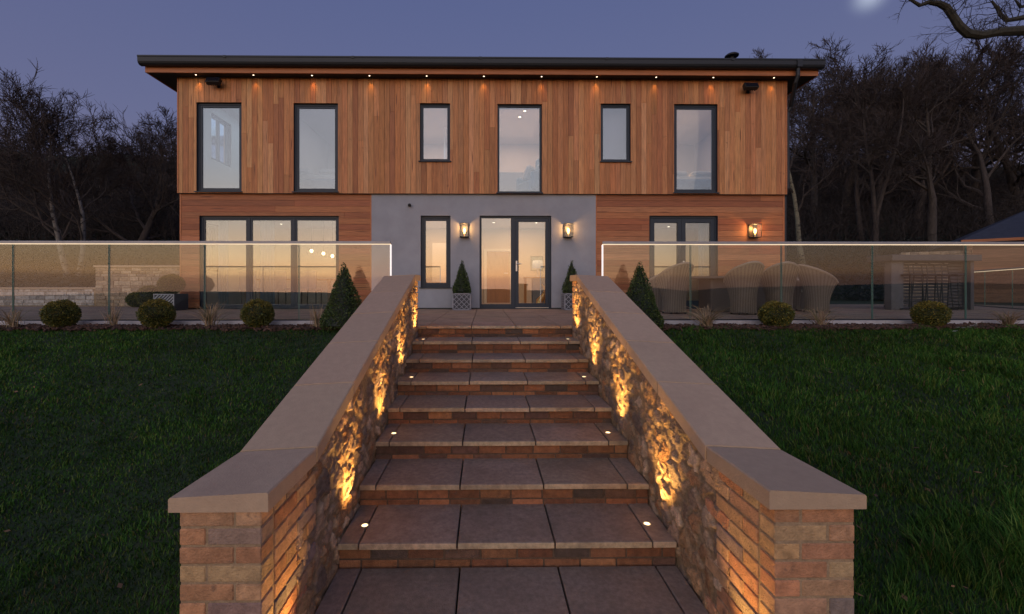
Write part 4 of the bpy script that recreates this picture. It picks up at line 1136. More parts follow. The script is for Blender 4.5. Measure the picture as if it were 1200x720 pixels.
def core(rx, rz):
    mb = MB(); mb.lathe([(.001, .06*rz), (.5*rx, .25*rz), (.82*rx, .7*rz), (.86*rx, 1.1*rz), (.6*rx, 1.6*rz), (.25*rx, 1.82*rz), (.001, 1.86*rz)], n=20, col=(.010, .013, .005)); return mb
YB = 6.42
def at_ground(px, Y): 
    x = PX(px, Y); return (x, Y, float(gz(x, Y))+.02)
balls = [(72, .205, .200, 'leftmost clipped box ball in the left bed'), (184, .215, .205, 'middle clipped box ball in the left bed'), (302, .205, .205, 'small clipped box ball next to the left cone'),
         (909, .215, .190, 'clipped box ball in the right bed in front of the rattan chairs'), (1090, .205, .190, 'clipped box ball in the right bed in front of the bar')]
for k, (px, rx, rz, lab) in enumerate(balls):
    t = thing('box_ball', lab, 'topiary', at_ground(px, YB), 0, 'clipped box balls along the glass')
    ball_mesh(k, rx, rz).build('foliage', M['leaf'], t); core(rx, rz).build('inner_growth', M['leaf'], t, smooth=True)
    b = MB(); b.tube([(0, 0, -.06), (.01, 0, .12)], .02, 8, (.06, .04, .03)); b.build('stem', M['bark'], t)
def cone_mesh(seed, r, h, n, leafs):
    rng = random.Random(seed)
    def fn(q):
        t = 1-math.sqrt(q.uniform(0, 1)); v = q.uniform(0, 2*PI); rr = r*(1-t)*(1-.08*math.sin(v*3+t*9))*(.80+.2*min(1, t*9))+.008
        sl = r/h; nn = Vector((math.cos(v), math.sin(v), sl)).normalized()
        return Vector((rr*math.cos(v), rr*math.sin(v), h*t)), nn, 0
    mb = MB(); leaf_shell(mb, fn, n, leafs, [(.042, .078, .016), (.032, .060, .013), (.060, .094, .020), (.080, .104, .022)], rng, .02); return mb
def cone_core(r, h):
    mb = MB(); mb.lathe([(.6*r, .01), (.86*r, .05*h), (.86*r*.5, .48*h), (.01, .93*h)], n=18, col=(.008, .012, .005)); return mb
for px, lab, h in ((403.5, 'tall clipped cone beside the left stair wall', .965), (749.5, 'tall clipped cone beside the right stair wall', .985)):
    t = thing('box_cone', lab, 'topiary', at_ground(px, 6.40), 0, 'tall clipped cones beside the steps')
    cone_mesh(int(px), .345, h, 7500, .024).build('foliage', M['leaf'], t); cone_core(.345, h).build('inner_growth', M['leaf'], t)
    b = MB(); b.tube([(0, 0, -.06), (0, 0, .1)], .02, 8, (.06, .04, .03)); b.build('stem', M['bark'], t)
# potted cones by the door
for px, pxw, lab in ((541.5, 20, 'left of the entrance door'), (670, 20, 'right of the entrance door')):
    Y = 10.12; x = PX(px, Y); s = .205; hh = PZ(344, Y)
    t = thing('lattice_planter', 'square lattice planter standing '+lab, 'planter', (x, Y, .001), 0, 'lattice planters at the door')
    b = MB(); b.box(-s, s, -s, s, 0, hh, ch=.006); b.build('box', M['clay'], t)
    b = MB()
    for face in range(4):
        Rm = Matrix.Rotation(face*PI/2, 4, 'Z')
        def seg(x0_, z0_, x1_, z1_, w=.011):
            d = Vector((x1_-x0_, z1_-z0_)); L_ = d.length
            Mx = Rm @ Matrix.Translation((x0_, -s-.0035, z0_)) @ Matrix.Rotation(-math.atan2(d.y, d.x), 4, 'Y')
            b.box(0, L_, -.003, .003, -w/2, w/2, M4=Mx)
        st_ = .115; k = -8
        for k in range(-8, 9):
            for sg_ in (1, -1):
                # line z = sg*(x) + k*st, clipped to the face
                pts = []
                for xx in (-s, s):
                    zz = sg_*xx*1.0+k*st_+hh/2
                    if 0.01 <= zz <= hh-.01: pts.append((xx, zz))
                for zz in (.01, hh-.01):
                    xx = (zz-hh/2-k*st_)*sg_
                    if -s < xx < s: pts.append((xx, zz))
                if len(pts) >= 2: seg(*pts[0], *pts[1])
        for a in (-1, 1):
            seg(a*(s-.008), .0, a*(s-.008), hh, .018)
        seg(-s, .010, s, .010, .018); seg(-s, hh-.010, s, hh-.010, .018)
    b.build('lattice', M['lattice'], t)
    b = MB(); b.box(-s+.02, s-.02, -s+.02, s-.02, hh+.0005, hh+.006, (.03, .02, .015)); b.build('soil', M['mulch'], t)
    t2 = thing('box_cone', 'small clipped cone in the planter '+lab, 'topiary', (x, Y, hh+.007), 0, 'potted cones at the door')
    r2, h2 = .225, PZ(305.5, Y)-hh
    cone_mesh(int(px)+1, r2, h2, 4200, .024).build('foliage', M['leaf'], t2); cone_core(r2, h2).build('inner_growth', M['leaf'], t2)

# dry ornamental grasses
def dry_grass(seed, h, n, spread, arch):
    rng = random.Random(seed); mb = MB()
    for _ in range(n):
        a = rng.uniform(0, 2*PI); l = h*rng.uniform(.5, 1.15); sp_ = spread*rng.uniform(.1, 1)
        x0_, y0_ = rng.gauss(0, .03), rng.gauss(0, .03); pts = []
        for k in range(6):
            t = k/5
            pts.append(Vector((x0_+math.cos(a)*sp_*t**1.4, y0_+math.sin(a)*sp_*t**1.4, l*(t-arch*rng.uniform(.7, 1.1)*t**3*.5))))
        c = rng.choice([(.30, .20, .115), (.22, .14, .08), (.36, .26, .15), (.13, .115, .05)]); k = rng.uniform(.7, 1.3)
        w = rng.uniform(.0028, .0048)
        mb.tube(pts, [w, w, w*.9, w*.8, w*.6, w*.3], 3, tuple(x*k for x in c), cap=False)
    return mb
for k, (px, h, n, sp_, ar_, lab) in enumerate(((14, .36, 60, .22, .6, 'at the far left end of the left bed'), (133, .38, 45, .13, .2, 'between the first two box balls from the left'), (246, .46, 80, .32, .5, 'between the middle and small box balls on the left'),
        (372, .36, 45, .15, .3, 'next to the left tall cone'), (828, .42, 95, .42, .7, 'in the right bed in front of the chairs'), (962, .44, 70, .36, .9, 'right of the box ball by the chairs'), (1182, .34, 70, .3, .8, 'at the far right end of the right bed'))):
    o = dry_grass(k, h, n, sp_, ar_).build('ornamental_grass', M['straw']); o.location = at_ground(px, 6.50)
    tag(o, 'dry wispy ornamental grass '+lab, 'ornamental grass', 'ornamental grasses along the glass')
# daisies
rng = random.Random(2); pr = None
for k in range(9):
    px = 1135+rng.uniform(-18, 18); Y = 6.1+rng.uniform(-.2, .2); x = PX(px, Y); z = float(gz(x, Y))
    if pr is None:
        pr = thing('daisy', 'tiny white daisy in the grass below the bar', 'flower', (x, Y, z), 0, 'daisies in the right bank')
        b = MB(); b.tube([(0, 0, 0), (.004, .002, .11)], .0018, 4, (.03, .06, .015)); b.build('stem', M['leaf'], pr)
        b = MB()
        for q in range(9):
            a = q*2*PI/9; b.add([(.004, .002, .11), (.004+.02*math.cos(a-.2), .002+.02*math.sin(a-.2), .115), (.004+.024*math.cos(a), .002+.024*math.sin(a), .113), (.004+.02*math.cos(a+.2), .002+.02*math.sin(a+.2), .115)], [(0, 1, 2, 3)], (.6, .6, .56))
        b.build('petals', M['leaf'], pr)
    else: dup(pr, (x, Y, z), rng.uniform(0, 6))

# ------------------------------------------------------------------ terrace furniture
def tub_chair():
    t = thing('rattan_chair', 'woven rattan tub chair', 'chair', (0, 0, 0), 0, 'rattan tub chairs round the terrace table')
    rng = random.Random(3)
    mb = MB(); n, m_ = 44, 14
    # shell: sweeps round the back (at -y) from arm to arm
    def pt(u, v, off):
        a = -PI*.5+(u-.5)*PI*1.42            # angle, back in the middle
        hb = .95-.36*abs(2*(u-.5))**1.6
        z = .0+hb*v
        flare = .215+.085*v**1.6-.028*math.sin(v*PI)
        back = .12*v**1.6*math.cos((u-.5)*PI*1.42)
        r = flare+off
        return (r*1.02*math.cos(a), r*math.sin(a)-back, z)
    vs = []
    for off in (0, -.03):
        for j in range(m_+1):
            for i in range(n+1): vs.append(pt(i/n, j/m_, off))
    st_ = (n+1)*(m_+1); fs = []
    for j in range(m_):
        for i in range(n):
            q = j*(n+1)+i; fs.append((q, q+1, q+n+2, q+n+1)); fs.append((st_+q, st_+q+n+1, st_+q+n+2, st_+q+1))
    for i in range(n):
        q = m_*(n+1)+i; fs.append((q, q+1, st_+q+1, st_+q)); fs.append((i, st_+i, st_+i+1, i+1))
    for j in range(m_):
        q = j*(n+1); fs.append((q, q+n+1, st_+q+n+1, st_+q)); q += n; fs.append((q, st_+q, st_+q+n+1, q+n+1))
    mb.add(vs, fs, (.29, .215, .17))
    sh_ = mb.build('shell', M['rattan'], t, smooth=True)
    # upright stakes of the weave
    wb = MB()
    for i in range(1, n, 1):
        wb.tube([pt(i/n, v, .003) for v in (0, .2, .4, .6, .8, 1)], .0055, 4, (.19, .14, .11) if i % 2 else (.34, .26, .205), cap=False)
    wb.build('weave', M['rattan'], sh_)
    rb = MB(); rb.tube([pt(i/n, 1.0, -.015) for i in range(n+1)], .026, 8, (.42, .32, .25)); rb.build('rim', M['rattan'], t, smooth=True)
    sb = MB(); sb.lathe([(.175, .0), (.18, .02), (.185, .36), (.17, .38)], n=24, col=(.18, .13, .105)); sb.build('seat_base', M['rattan'], t, smooth=True)
    cb = MB(); cb.lathe([(.001, .385), (.16, .385), (.178, .41), (.178, .44), (.15, .465), (.001, .47)], 0, .02, n=24); cb.build('cushion', M['linen'], t, smooth=True)
    for a in (45, 135, 225, 315):
        fb = MB(); fb.lathe([(.018, -.03), (.02, 0)], .21*math.cos(R(a)), .21*math.sin(R(a)), 8); fb.build('foot', M['black'], t)
    return t
seats = [(790, 8.55, 8, 'chair nearest the left end of the table, back to the glass'), (871, 8.25, -4, 'tall backed chair in the near row below the lantern'),
         (913, 8.38, -16, 'chair directly right of the middle near one, behind the box ball'), (957, 8.95, -82, 'chair at the right end of the table turned sideways'),
         (771, 9.35, 70, 'half hidden chair at the left end, facing the table sideways'), (936, 9.75, 200, 'chair on the far side of the table facing the glass')]
tc0 = None
for px, Y, a, lab in seats:
    lab = 'woven rattan '+lab
    if tc0 is None:
        tc0 = tub_chair(); tc0.location = (PX(px, Y), Y, .032); tc0.rotation_euler = (0, 0, R(a)); tc0['label'] = lab
    else: dup(tc0, (PX(px, Y), Y, .032), R(a), lab)
tx = PX(858, 9.25)
t = thing('terrace_table', 'oval rattan dining table among the tub chairs', 'table', (tx, 9.25, .001))
b = MB(); N_ = 40; a_, c_ = 1.05, .52
vs = [(a_*math.cos(2*PI*k/N_), c_*math.sin(2*PI*k/N_), z) for z in (.715, .755) for k in range(N_)]
b.add(vs, [(k, (k+1) % N_, N_+(k+1) % N_, N_+k) for k in range(N_)]+[tuple(reversed(range(N_))), tuple(range(N_, 2*N_))], (.2, .15, .12)); b.build('tabletop', M['rattan'], t)
b = MB(); b.box(-.6, .6, -.28, .28, 0, .714, (.17, .125, .10), ch=.03); b.build('pedestal', M['rattan'], t)
# outdoor bar with stools
by = 10.15; bx0, bx1 = PX(1031, by), PX(1133, by); bt = PZ(299.5, by); bw = bx1-bx0
t = thing('outdoor_bar', 'dark topped outdoor bar counter with slatted grey front', 'bar', ((bx0+bx1)/2, by, .001))
b = MB(); b.box(-bw/2, bw/2, -.32, .35, bt-.14, bt, ch=.008); b.build('counter', M['bar_grey'], t)
b = MB()
for k in range(15): b.box(-bw/2+.10, bw/2-.10, -.02, .01, .05+k*.075, .05+k*.075+.06, ch=.004)
b.build('slatted_panel', M['bar_grey'], t)
b = MB(); b.box(-bw/2+.09, -bw/2+.38, -.2, -.025, 0, bt-.141, ch=.006); b.build('pale_column', M['column'], t)
b = MB(); b.box(bw/2-.13, bw/2-.05, -.2, .3, 0, bt-.141, ch=.006); b.build('end_panel', M['bar_grey'], t)
st0 = None
for k, px in enumerate((1067, 1084, 1100, 1117)):
    lab = f"black bar stool with sled legs under the counter, {['first', 'second', 'third', 'fourth'][k]} from the pale column"
    Y = by-.28
    if st0 is None:
        st0 = thing('bar_stool', lab, 'bar stool', (PX(px, Y), Y, .012), R(4), 'stools at the outdoor bar')
        b = MB(); b.box(-.15, .15, -.15, .15, .78, .82, ch=.015); b.build('seat', M['black'], st0)
        for s in (-1, 1):
            b = MB(); b.tube([(s*.13, -.13, .78), (s*.16, -.17, .05), (s*.155, -.15, .012), (s*.155, .15, .012), (s*.16, .17, .05), (s*.13, .13, .78)], .012, 8); b.build('leg', M['black'], st0)
        b = MB(); b.tube([(-.15, -.165, .28), (.15, -.165, .28)], .010, 8); b.build('footrest', M['black'], st0)
        b = MB(); b.tube([(-.13, .13, .80), (-.12, .16, 1.04), (0, .19, 1.08), (.12, .16, 1.04), (.13, .13, .80)], .012, 8); b.build('back_hoop', M['black'], st0)
    else: dup(st0, (PX(px, Y), Y, .012), R(4+k*5), lab)
# slatted planter, and leafy balls added for dark reflections on the left terrace
py_ = 10.0; x = PX(201, py_)
t = thing('slatted_planter', 'grey planter box with diagonal slats by the house corner', 'planter', (x, py_, .001))
b = MB(); s = .23; hh = PZ(344.5, py_); b.box(-s, s, -s, s, 0, hh, ch=.005); b.build('box', M['clay'], t)
b = MB()
for k in range(-4, 7):
    z0_, x0_ = 0.02, -s+k*.075
    L_ = hh-.04; a, c = x0_, x0_+L_
    pa = max(a, -s+.02); pc = min(c, s-.02)
    if pc-pa > .02:
        Mx = Matrix.Translation((pa, -s-.006, .02+(pa-a))) @ Matrix.Rotation(-PI/4, 4, 'Y'); b.box(0, (pc-pa)*1.414, -.005, .005, -.012, .012, M4=Mx)
b.box(-s, -s+.02, -s-.014, -s-.0005, 0, hh); b.box(s-.02, s, -s-.014, -s-.0005, 0, hh); b.box(-s+.02, s-.02, -s-.014, -s-.0005, hh-.02, hh); b.box(-s+.02, s-.02, -s-.014, -s-.0005, 0, .02)
b.build('slats', M['lattice'], t)
reflection_shrubs = [(211, 10.05, .25, .22, PZ(344.5, 10.0)+.0, 'round dark leafy ball in the slatted planter, added for a reflection'), (176, 11.3, .30, .28, 0, 'low dark leafy ball by the high garden wall, left of the planter, added for a reflection'), (161, 11.6, .24, .20, 0, 'smaller dark leafy ball by the high garden wall, added for a reflection')]
for k, (px, Y, rx, rz, z, lab) in enumerate(reflection_shrubs):
    if k == 0: px = 201
    t = thing('shrub', lab, 'shrub', (PX(px, Y), Y, max(z, .001)), 0, 'leafy balls added for reflections on the left terrace')  # 'shrub' here is a leafy ball added for a dark reflection
    rng = random.Random(50+k)
    ball_mesh(20+k, rx, rz).build('foliage', M['leaf'], t); core(rx, rz).build('inner_growth', M['leaf'], t, smooth=True)

# ------------------------------------------------------------------ garden walls, lodge
def stone_courses(mb, x0, x1, z0, z1, y, th, rng, cols):
    z = z0
    while z < z1-.01:
        h = min(rng.uniform(.07, .13), z1-z); x = x0
        if z1-(z+h) < .04: h = z1-z
        while x < x1-.005:
            w = min(rng.uniform(.13, .34), x1-x)
            k = rng.uniform(.75, 1.25); c = rng.choice(cols)
            mb.box(x+.004, x+w-.004, y-rng.uniform(0, .018), y+th, z+.004, z+h-.004, tuple(q*k for q in c), ch=.008)
            x += w
        z += h
SC_ = [(.40, .29, .195), (.34, .245, .17), (.45, .34, .24), (.29, .22, .165)]
rng = random.Random(8)
wy = 12.3; zt = PZ(311.5, wy); xa, xb = PX(112, wy), PX(214, wy)
t = thing('garden_wall', 'higher coursed stone garden wall adjoining the left side of house', 'wall', (0, 0, 0), 0, 'garden walls left of the house')
b = MB(); stone_courses(b, xa, xb, 0, zt-.06, wy, .3, rng, SC_); b.build('stonework', M['gstone'], t)
b = MB(); b.box(xa-.03, xb, wy-.05, wy+.36, zt-.058, zt, ch=.008); b.c = [(.46, .33, .23)]*len(b.c); b.build('coping', M['coping'], t)
b = MB(); b.box(xa+.005, xb, wy+.006, wy+.29, -.1, zt-.06); b.build('wall_core', M['mortar'], t)
t = thing('garden_wall', 'low pale rubble garden wall at the far left', 'wall', (0, 0, 0), 0, 'garden walls left of the house')
wy2 = 12.6; zt2 = PZ(337, wy2)
b = MB(); stone_courses(b, -19, xa-.31, 0, zt2-.05, wy2, .3, rng, [(.44, .39, .36), (.38, .33, .30), (.5, .44, .4)]); b.build('stonework', M['gstone'], t)
b = MB(); b.box(-19, xa-.035, wy2-.04, wy2+.34, zt2-.048, zt2, ch=.008); b.c = [(.46, .33, .23)]*len(b.c); b.build('coping', M['coping'], t)
b = MB(); b.box(-19, xa-.05, wy2+.006, wy2+.29, -.1, zt2-.05); b.build('wall_core', M['mortar'], t)
# lodge on the right
ly = 15.5; lx0 = PX(1140, ly); lx1 = lx0+6.5; le = PZ(281, ly)
lodge = thing('timber_lodge', 'low timber lodge with dark slate hipped roof at the right edge', 'outbuilding', (lx0, ly, 0), R(-38))
def lodge_part(b, name, m, parent=None):
    b.v = [(x-lx0, y-ly, z) for x, y, z in b.v]
    return b.build(name, m, parent or lodge)
b = MB(); z = 0; rng = random.Random(5)
wo = (lx0+1.25, lx0+2.2, PZ(299, ly), PZ(289, ly))
while z < le-.001:
    e = min(z+.16, le)
    k = rng.uniform(.75, 1.2)
    for a, c in (free(lx0, lx1, [wo[:2]]) if z+.08 > wo[2] and z+.08 < wo[3] else [(lx0, lx1)]):
        b.box(a, c, ly-rng.uniform(0, .006), ly+.03, z+.002, e-.002, (.30*k, .15*k, .09*k), ch=.003)
    z = e
lodge_part(b, 'timber_wall', M['timber_dark'], lodge)
b = MB(); b.box(lx0+.01, lx1, ly+.031, ly+6, -.1, le); lodge_part(b, 'wall_core', M['black'], lodge)
b = MB(); b.box(wo[0], wo[1], ly-.02, ly+.02, wo[2], wo[2]+.04); b.box(wo[0], wo[1], ly-.02, ly+.02, wo[3]-.04, wo[3]); b.box(wo[0], wo[0]+.04, ly-.019, ly+.02, wo[2]+.041, wo[3]-.041); b.box(wo[1]-.04, wo[1], ly-.019, ly+.02, wo[2]+.041, wo[3]-.041); w_ = lodge_part(b, 'window', M['frame'], lodge)
b = MB(); b.box(wo[0]+.041, wo[1]-.041, ly+.0, ly+.006, wo[2]+.041, wo[3]-.041); lodge_part(b, 'pane', M['pane'], w_)
b = MB(); stone_courses(b, lx0-1.9, lx0-.02, 0, le-.35, ly+.1, .4, rng, SC_); stone_courses(b, lx0-.22, lx0-.005, 0, le, ly-.06, .2, rng, [(.42, .25, .15), (.38, .21, .13)]); lodge_part(b, 'stone_wing', M['gstone'], lodge)
b = MB()
ov = .35; hx = 2.6; rz_ = 3.9
vs = [(lx0-ov, ly-ov, le), (lx1, ly-ov, le), (lx1, ly+6+ov, le), (lx0-ov, ly+6+ov, le), (lx0+hx, ly+3, rz_), (lx1, ly+3, rz_)]
b.add(vs, [(0, 1, 5, 4), (2, 3, 4, 5), (3, 0, 4), (3, 2, 1, 0), (1, 2, 5)]); lodge_part(b, 'roof', M['slate'], lodge)
b = MB(); b.box(lx0-ov-.01, lx1, ly-ov-.03, ly-ov-.002, le-.10, le-.004); lodge_part(b, 'fascia', M['fascia'], lodge)

# ------------------------------------------------------------------ trees
def grow_tree(seed, H, r0, lean=(0, 0), spread=1.0, bare=.35, n1=11, dens=1.0, bark=(.055, .042, .036), pale=None, stems=1, limb_angle=(30, 62)):
    rng = random.Random(seed); trunk = MB(); crown = MB()
    tw = (bark[0]*.75, bark[1]*.68, bark[2]*.68)
    def path(p, d, L, n, wob, trop):
        pts = [p.copy()]; d = d.normalized()
        for _ in range(n):
            d = (d+Vector((rng.gauss(0, wob), rng.gauss(0, wob), rng.gauss(0, wob*.7)+trop))).normalized()
            p = p+d*(L/n); pts.append(p.copy())
        return pts
    def along(pts, t):
        f = t*(len(pts)-1); i = min(int(f), len(pts)-2); a = f-i
        return pts[i].lerp(pts[i+1], a), (pts[i+1]-pts[i]).normalized()
    def side_dir(d, lo, hi):
        ax = d.orthogonal().normalized(); ax = Matrix.Rotation(rng.uniform(0, 2*PI), 3, d) @ ax
        return Matrix.Rotation(R(rng.uniform(lo, hi)), 3, ax) @ d
    for s in range(stems):
        off = Vector((rng.gauss(0, .35), rng.gauss(0, .35), 0)) if stems > 1 else Vector((0, 0, 0))
        d0 = Vector((lean[0]+(rng.gauss(0, .22) if stems > 1 else 0), lean[1]+(rng.gauss(0, .15) if stems > 1 else 0), 1))
        tp = path(off-Vector((0, 0, .6)), d0, H*.80, 9, .10, .04)
        rr = [r0*(1-.88*(k/9)**.9) for k in range(10)]; rr[0] *= 1.5; rr[1] *= 1.12
        trunk.tube(tp, rr, 8, pale or bark)
        for k in range(n1):
            t = bare+(1-bare)*(k+rng.random())/n1; t = min(t, .99)
            p, d = along(tp, t); L1 = H*.40*spread*(1.15-t*.72)*rng.uniform(.75, 1.2)
            b1 = path(p, side_dir(d, *limb_angle), L1, 7, .20, .07); rA = max(.03, r0*(1-.85*t)*.55)
            crown.tube(b1, [rA*(1-.8*q/7) for q in range(8)], 5, bark, cap=False)
            for k2 in range(int(8*dens)):
                t2 = .18+.82*(k2+rng.random())/int(8*dens); t2 = min(t2, .99)
                p2, d2 = along(b1, t2); L2 = L1*.50*(1.15-.6*t2)*rng.uniform(.7, 1.2)
                b2 = path(p2, side_dir(d2, 22, 60), L2, 5, .20, .06); rB = max(.015, rA*.42*(1-.5*t2))
                crown.tube(b2, [rB*(1-.7*q/5) for q in range(6)], 4, bark, cap=False)
                for k3 in range(int(8*dens)):
                    t3 = .15+.85*(k3+rng.random())/int(8*dens); t3 = min(t3, .99)
                    p3, d3 = along(b2, t3); L3 = max(.35, L2*.52*rng.uniform(.6, 1.2))
                    b3 = path(p3, side_dir(d3, 20, 60), L3, 3, .18, .06)
                    crown.tube(b3, [.012, .011, .009, .005], 3, tw, cap=False)
                    for k4 in range(int(4*dens)):
                        p4, d4 = along(b3, rng.uniform(.2, .98)); L4 = L3*rng.uniform(.35, .75)
                        b4 = path(p4, side_dir(d4, 18, 55), L4, 2, .16, .05)
                        crown.tube(b4, [.009, .008, .005], 3, tw, cap=False)
    return trunk, crown
BK = (.060, .046, .038)
def make_tree(label, loc, group, *a, pale=None, **kw):
    t = thing('bare_tree', label, 'tree', loc, 0, group)
    tr, cr = grow_tree(*a, pale=pale, **kw)
    top = sorted(v[2] for v in cr.v)[-60]; k = a[1]/top
    for q in (tr, cr): q.v = [(x*k**.5, y*k**.5, z*k) for x, y, z in q.v]
    tr.build('trunk', M['birch'] if pale else M['bark'], t, smooth=True); cr.build('crown', M['bark'], t, smooth=False)
    return t
def spot(px, Y): 
    x = PX(px, Y); return (x, Y, float(gz(x, Y))-.1)
G = 'bare trees in the wood behind the house'
def need(px, py, Y): return PZ(py, Y)-spot(px, Y)[2]
# left: named individuals
P = {}
P['a'] = make_tree('bare birch with a pale leaning trunk at the far left of the wood', spot(76, 21.6), G, 1, need(30, 104, 21.6), .17, lean=(-.13, 0), spread=1.5, bare=.36, n1=15, dens=1.12, pale=(.17, .15, .13), bark=BK, limb_angle=(22, 52))
P['b'] = make_tree('bare birch with an upright pale trunk, right of the leaning birch', spot(86, 22.2), G, 2, need(70, 100, 22.2), .16, lean=(-.02, 0), spread=1.5, bare=.36, n1=15, dens=1.12, pale=(.19, .17, .15), bark=BK, limb_angle=(22, 50))
P['c'] = make_tree('broad bare oak with twisting low limbs beside the left side of house', spot(158, 24.5), G, 3, need(150, 136, 24.5), .24, lean=(-.06, 0), spread=1.25, bare=.2, bark=BK, dens=1.15)
P['d'] = make_tree('rounded dense bare tree close to the left end of house', spot(196, 29), G, 4, need(190, 140, 29), .2, spread=1.1, bare=.25, bark=BK, dens=1.15)
P['e'] = make_tree('slim birch with a mottled pale trunk next to the downpipe side of house', spot(939, 24), G, 5, need(975, 62, 24), .15, lean=(.10, 0), spread=.8, pale=(.20, .18, .12), bark=BK, limb_angle=(20, 45))
P['f'] = make_tree('multi stemmed bare tree fanning out in the wood right of house', spot(1010, 26), G, 6, need(1010, 74, 26), .17, stems=3, spread=.8, bare=.4, bark=BK, n1=9)
P['g'] = make_tree('thick straight trunked bare tree standing before the lodge roof', spot(1093, 25), G, 7, need(1100, 66, 25), .30, spread=1.1, bare=.42, bark=(.06, .047, .038), dens=1.1)
P['h'] = make_tree('tall wide bare tree at the far right of the wood', spot(1170, 27), G, 8, need(1160, 50, 27), .27, spread=1.15, bare=.3, bark=BK, dens=1.15)
protos = [P[k] for k in 'cdfgh']; hts = [need(150, 136, 24.5), need(190, 140, 29), need(1010, 74, 26), need(1100, 66, 25), need(1160, 50, 27)]
rng = random.Random(12)
GL = 'bare dark winter tree standing in the mass of the wood'
fill = [(-6, 33, 185), (50, 38, 195), (118, 33, 168), (138, 38, 178), (172, 41, 168), (205, 36, 150), (150, 52, 190), (190, 55, 185),
        (955, 31, 84), (985, 35, 78), (1030, 33, 72), (1052, 37, 70), (1075, 31, 70), (1122, 33, 62), (1140, 38, 60), (1190, 32, 50), (1215, 29, 40), (970, 46, 110), (1015, 49, 100), (1060, 52, 96), (1105, 47, 90), (1150, 50, 86), (1195, 54, 80), (935, 40, 110), (1000, 42, 95), (1090, 58, 110), (1180, 60, 100), (1035, 60, 118)]
for px, Y, py in fill:
    k = rng.randrange(len(protos)); s = need(px, py, Y)/hts[k]
    s *= 1.08; w = s*rng.uniform(.85, 1.1)
    dup(protos[k], spot(px, Y), rng.uniform(0, 6.28), GL, (w, w, s), G)
# undergrowth on the wooded slope
def undergrowth():
    rng = random.Random(9); mb = MB()
    def bush(x, Y, h, k):
        z = float(gz(x, Y))-.1
        for _ in range(k):
            a = rng.uniform(0, 2*PI); l = h*rng.uniform(.5, 1.1); sp_ = l*rng.uniform(.1, .6)
            p0 = Vector((x+rng.gauss(0, .3), Y+rng.gauss(0, .3), z)); p1 = p0+Vector((math.cos(a)*sp_*.4, math.sin(a)*sp_*.4, l*.55)); p2 = p0+Vector((math.cos(a)*sp_, math.sin(a)*sp_, l))
            q = rng.uniform(.5, 1.2); c = (.032*q, .024*q, .020*q)
            mb.tube([p0, p1, p2], [.022, .016, .006], 3, c, cap=False)
            for _ in range(5):
                t = rng.uniform(.3, 1); b0 = p0.lerp(p2, t); d = Vector((rng.gauss(0, 1), rng.gauss(0, 1), rng.gauss(.5, .5))).normalized()*l*rng.uniform(.2, .45)
                mb.tube([b0, b0+d*.5+Vector((0, 0, .05)), b0+d], [.011, .009, .004], 3, c, cap=False)
    for side in (0, 1):
        for _ in range(750):
            Y = rng.uniform(25, 58)
            px = rng.uniform(-40, 215) if side == 0 else rng.uniform(915, 1240)
            bush(PX(px, Y), Y, rng.uniform(1.5, 4.5), 9)
    o = mb.build('undergrowth', M['bark']); tag(o, 'tangled leafless undergrowth on the wooded slope behind the house', 'undergrowth', kind='stuff')
undergrowth()
def evergreen_understorey():
    rng = random.Random(19); mb = MB()
    for side in (0, 1):
        for _ in range(150):
            Y = rng.uniform(20.5, 27); px = rng.uniform(-30, 213) if side == 0 else rng.uniform(918, 1235)
            x = PX(px, Y); z = float(gz(x, Y)); r = rng.uniform(.6, 1.4)
            for _ in range(130):
                v = Vector((rng.gauss(0, 1), rng.gauss(0, 1), rng.gauss(0, 1))).normalized(); p = Vector((x, Y, z+r*.6))+Vector((v.x*r, v.y*r, v.z*r*.75))*rng.uniform(.7, 1.1)
                d = Vector((rng.gauss(0, 1), rng.gauss(0, 1), rng.gauss(0, 1))).normalized(); s = d.orthogonal().normalized(); l = rng.uniform(.10, .22); q = rng.uniform(.5, 1.3)
                mb.add([p, p+d*l*.5+s*l*.3, p+d*l, p+d*l*.5-s*l*.3], [(0, 1, 2, 3)], (.014*q, .018*q, .009*q))
    o = mb.build('bramble_thicket', M['leaf']); tag(o, 'low dark bramble and ivy thicket at the edge of the wood', 'thicket', kind='stuff')
evergreen_understorey()

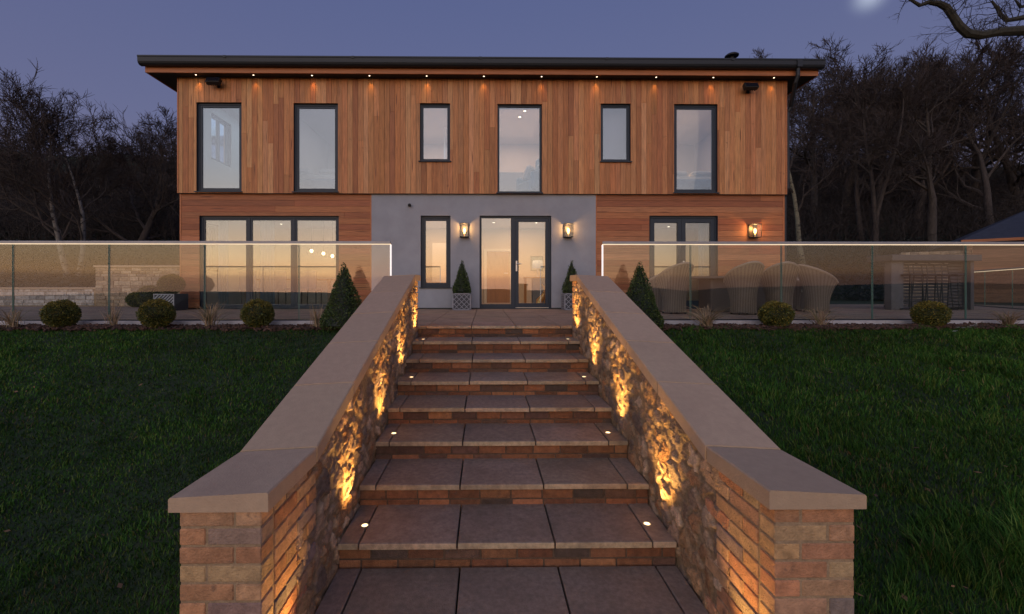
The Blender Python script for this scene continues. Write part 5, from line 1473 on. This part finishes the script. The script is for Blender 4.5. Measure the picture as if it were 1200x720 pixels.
# overhanging oak limb, top right: the tree stands beyond the picture's edge
def overhang():
    Y = 12.0
    t = thing('oak_tree', 'old oak whose bare crooked limb overhangs the top right corner', 'tree', (19.0, 12.4, float(gz(19.0, 12.4))-.1))
    base = Vector(t.location); rng = random.Random(41)
    tr = MB(); q = lambda px, py, Y_=Y: Vector((PX(px, Y_), Y_, PZ(py, Y_)))-base
    tr.tube([Vector((0, 0, -.4)), Vector((0, 0, .3)), Vector((-.1, .1, 3)), Vector((-.2, .15, 12.3)), Vector((0, .2, 9)), Vector((.2, .3, 12))], [.75, .58, .50, .46, .36, .25], 12, (.040, .036, .026))
    tr.build('trunk', M['bark'], t, smooth=True)
    cr = MB(); bc = (.042, .038, .026); tw = (.034, .028, .024)
    limb = [Vector((-.15, .2, 7.0)), q(1290, 20), q(1235, 30), q(1200, 32), q(1172, 33.5), q(1150, 38), q(1134, 36), q(1124, 27), q(1117, 16), q(1109, 5), q(1100, .5), q(1088, -1), q(1078, 3), q(1068, -3), q(1055, -9)]
    lr = [k*1.75 for k in (.19, .13, .10, .075, .065, .064, .066, .062, .055, .052, .045, .035, .028, .02, .012)]
    cr.tube(limb, lr, 8, bc)
    l2 = [Vector((-.1, .2, 8.0)), q(1260, 5, 12.3), q(1215, 13, 12.3), q(1192, 18, 12.3), q(1180, 20, 12.3), q(1172, 13, 12.3), q(1169, 6, 12.3), q(1162, -3, 12.3)]
    cr.tube(l2, [k*1.8 for k in (.13, .08, .05, .035, .032, .028, .024, .014)], 7, bc)
    l3 = [q(1230, -6, 12.2), q(1203, 2, 12.2), q(1196, 4, 12.2), q(1190, -4, 12.2)]; cr.tube(l3, [.09, .055, .045, .022], 6, bc)
    def twig(p, d, L, r, lev):
        pts = [p.copy()]; n = 4; d = d.normalized()
        for _ in range(n):
            d = (d+Vector((rng.gauss(0, .28), rng.gauss(0, .28), rng.gauss(0, .28)+.02))).normalized(); p = p+d*(L/n); pts.append(p.copy())
        cr.tube(pts, [r*(1-.75*k/n) for k in range(n+1)], 4, tw, cap=False)
        if lev:
            for _ in range(4):
                k = rng.randrange(1, n+1); dd = (pts[k]-pts[k-1]).normalized(); dd = dd+Vector((rng.gauss(0, .7), rng.gauss(0, .7), rng.gauss(.1, .7)))
                twig(pts[k], dd, L*rng.uniform(.35, .65), r*.5, lev-1)
    for i in range(2, len(limb)-1):
        for _ in range(3):
            p = limb[i].lerp(limb[i+1], rng.random()); d = Vector((rng.gauss(-.3, .6), rng.gauss(0, .5), rng.gauss(.55, .45)))
            twig(p, d, rng.uniform(.35, 1.0), .014, 2)
    for i in range(1, len(l2)-1):
        for _ in range(3):
            p = l2[i].lerp(l2[i+1], rng.random()); twig(p, Vector((rng.gauss(-.4, .6), rng.gauss(0, .5), rng.gauss(.1, .6))), rng.uniform(.4, 1.0), .014, 2)
    twig(q(1140, 36), Vector((.3, 0, -.5)), .3, .015, 1); twig(q(1112, 8), Vector((-.9, 0, -.3)), .35, .022, 1)
    cr.build('crown', M['bark'], t)
overhang()

# ------------------------------------------------------------------ render settings
SC.render.engine = 'CYCLES'
SC.view_settings.view_transform = 'Standard'
try: SC.view_settings.look = 'None'
except Exception: pass
SC.view_settings.exposure = 0.2; SC.view_settings.gamma = 1
cy = SC.cycles
cy.use_denoising = True
try: cy.denoiser = 'OPENIMAGEDENOISE'; cy.denoising_input_passes = 'RGB_ALBEDO_NORMAL'
except Exception: pass
cy.max_bounces = 8; cy.diffuse_bounces = 3; cy.glossy_bounces = 4; cy.transparent_max_bounces = 24; cy.transmission_bounces = 4
cy.sample_clamp_indirect = 6; cy.caustics_reflective = False; cy.caustics_refractive = False
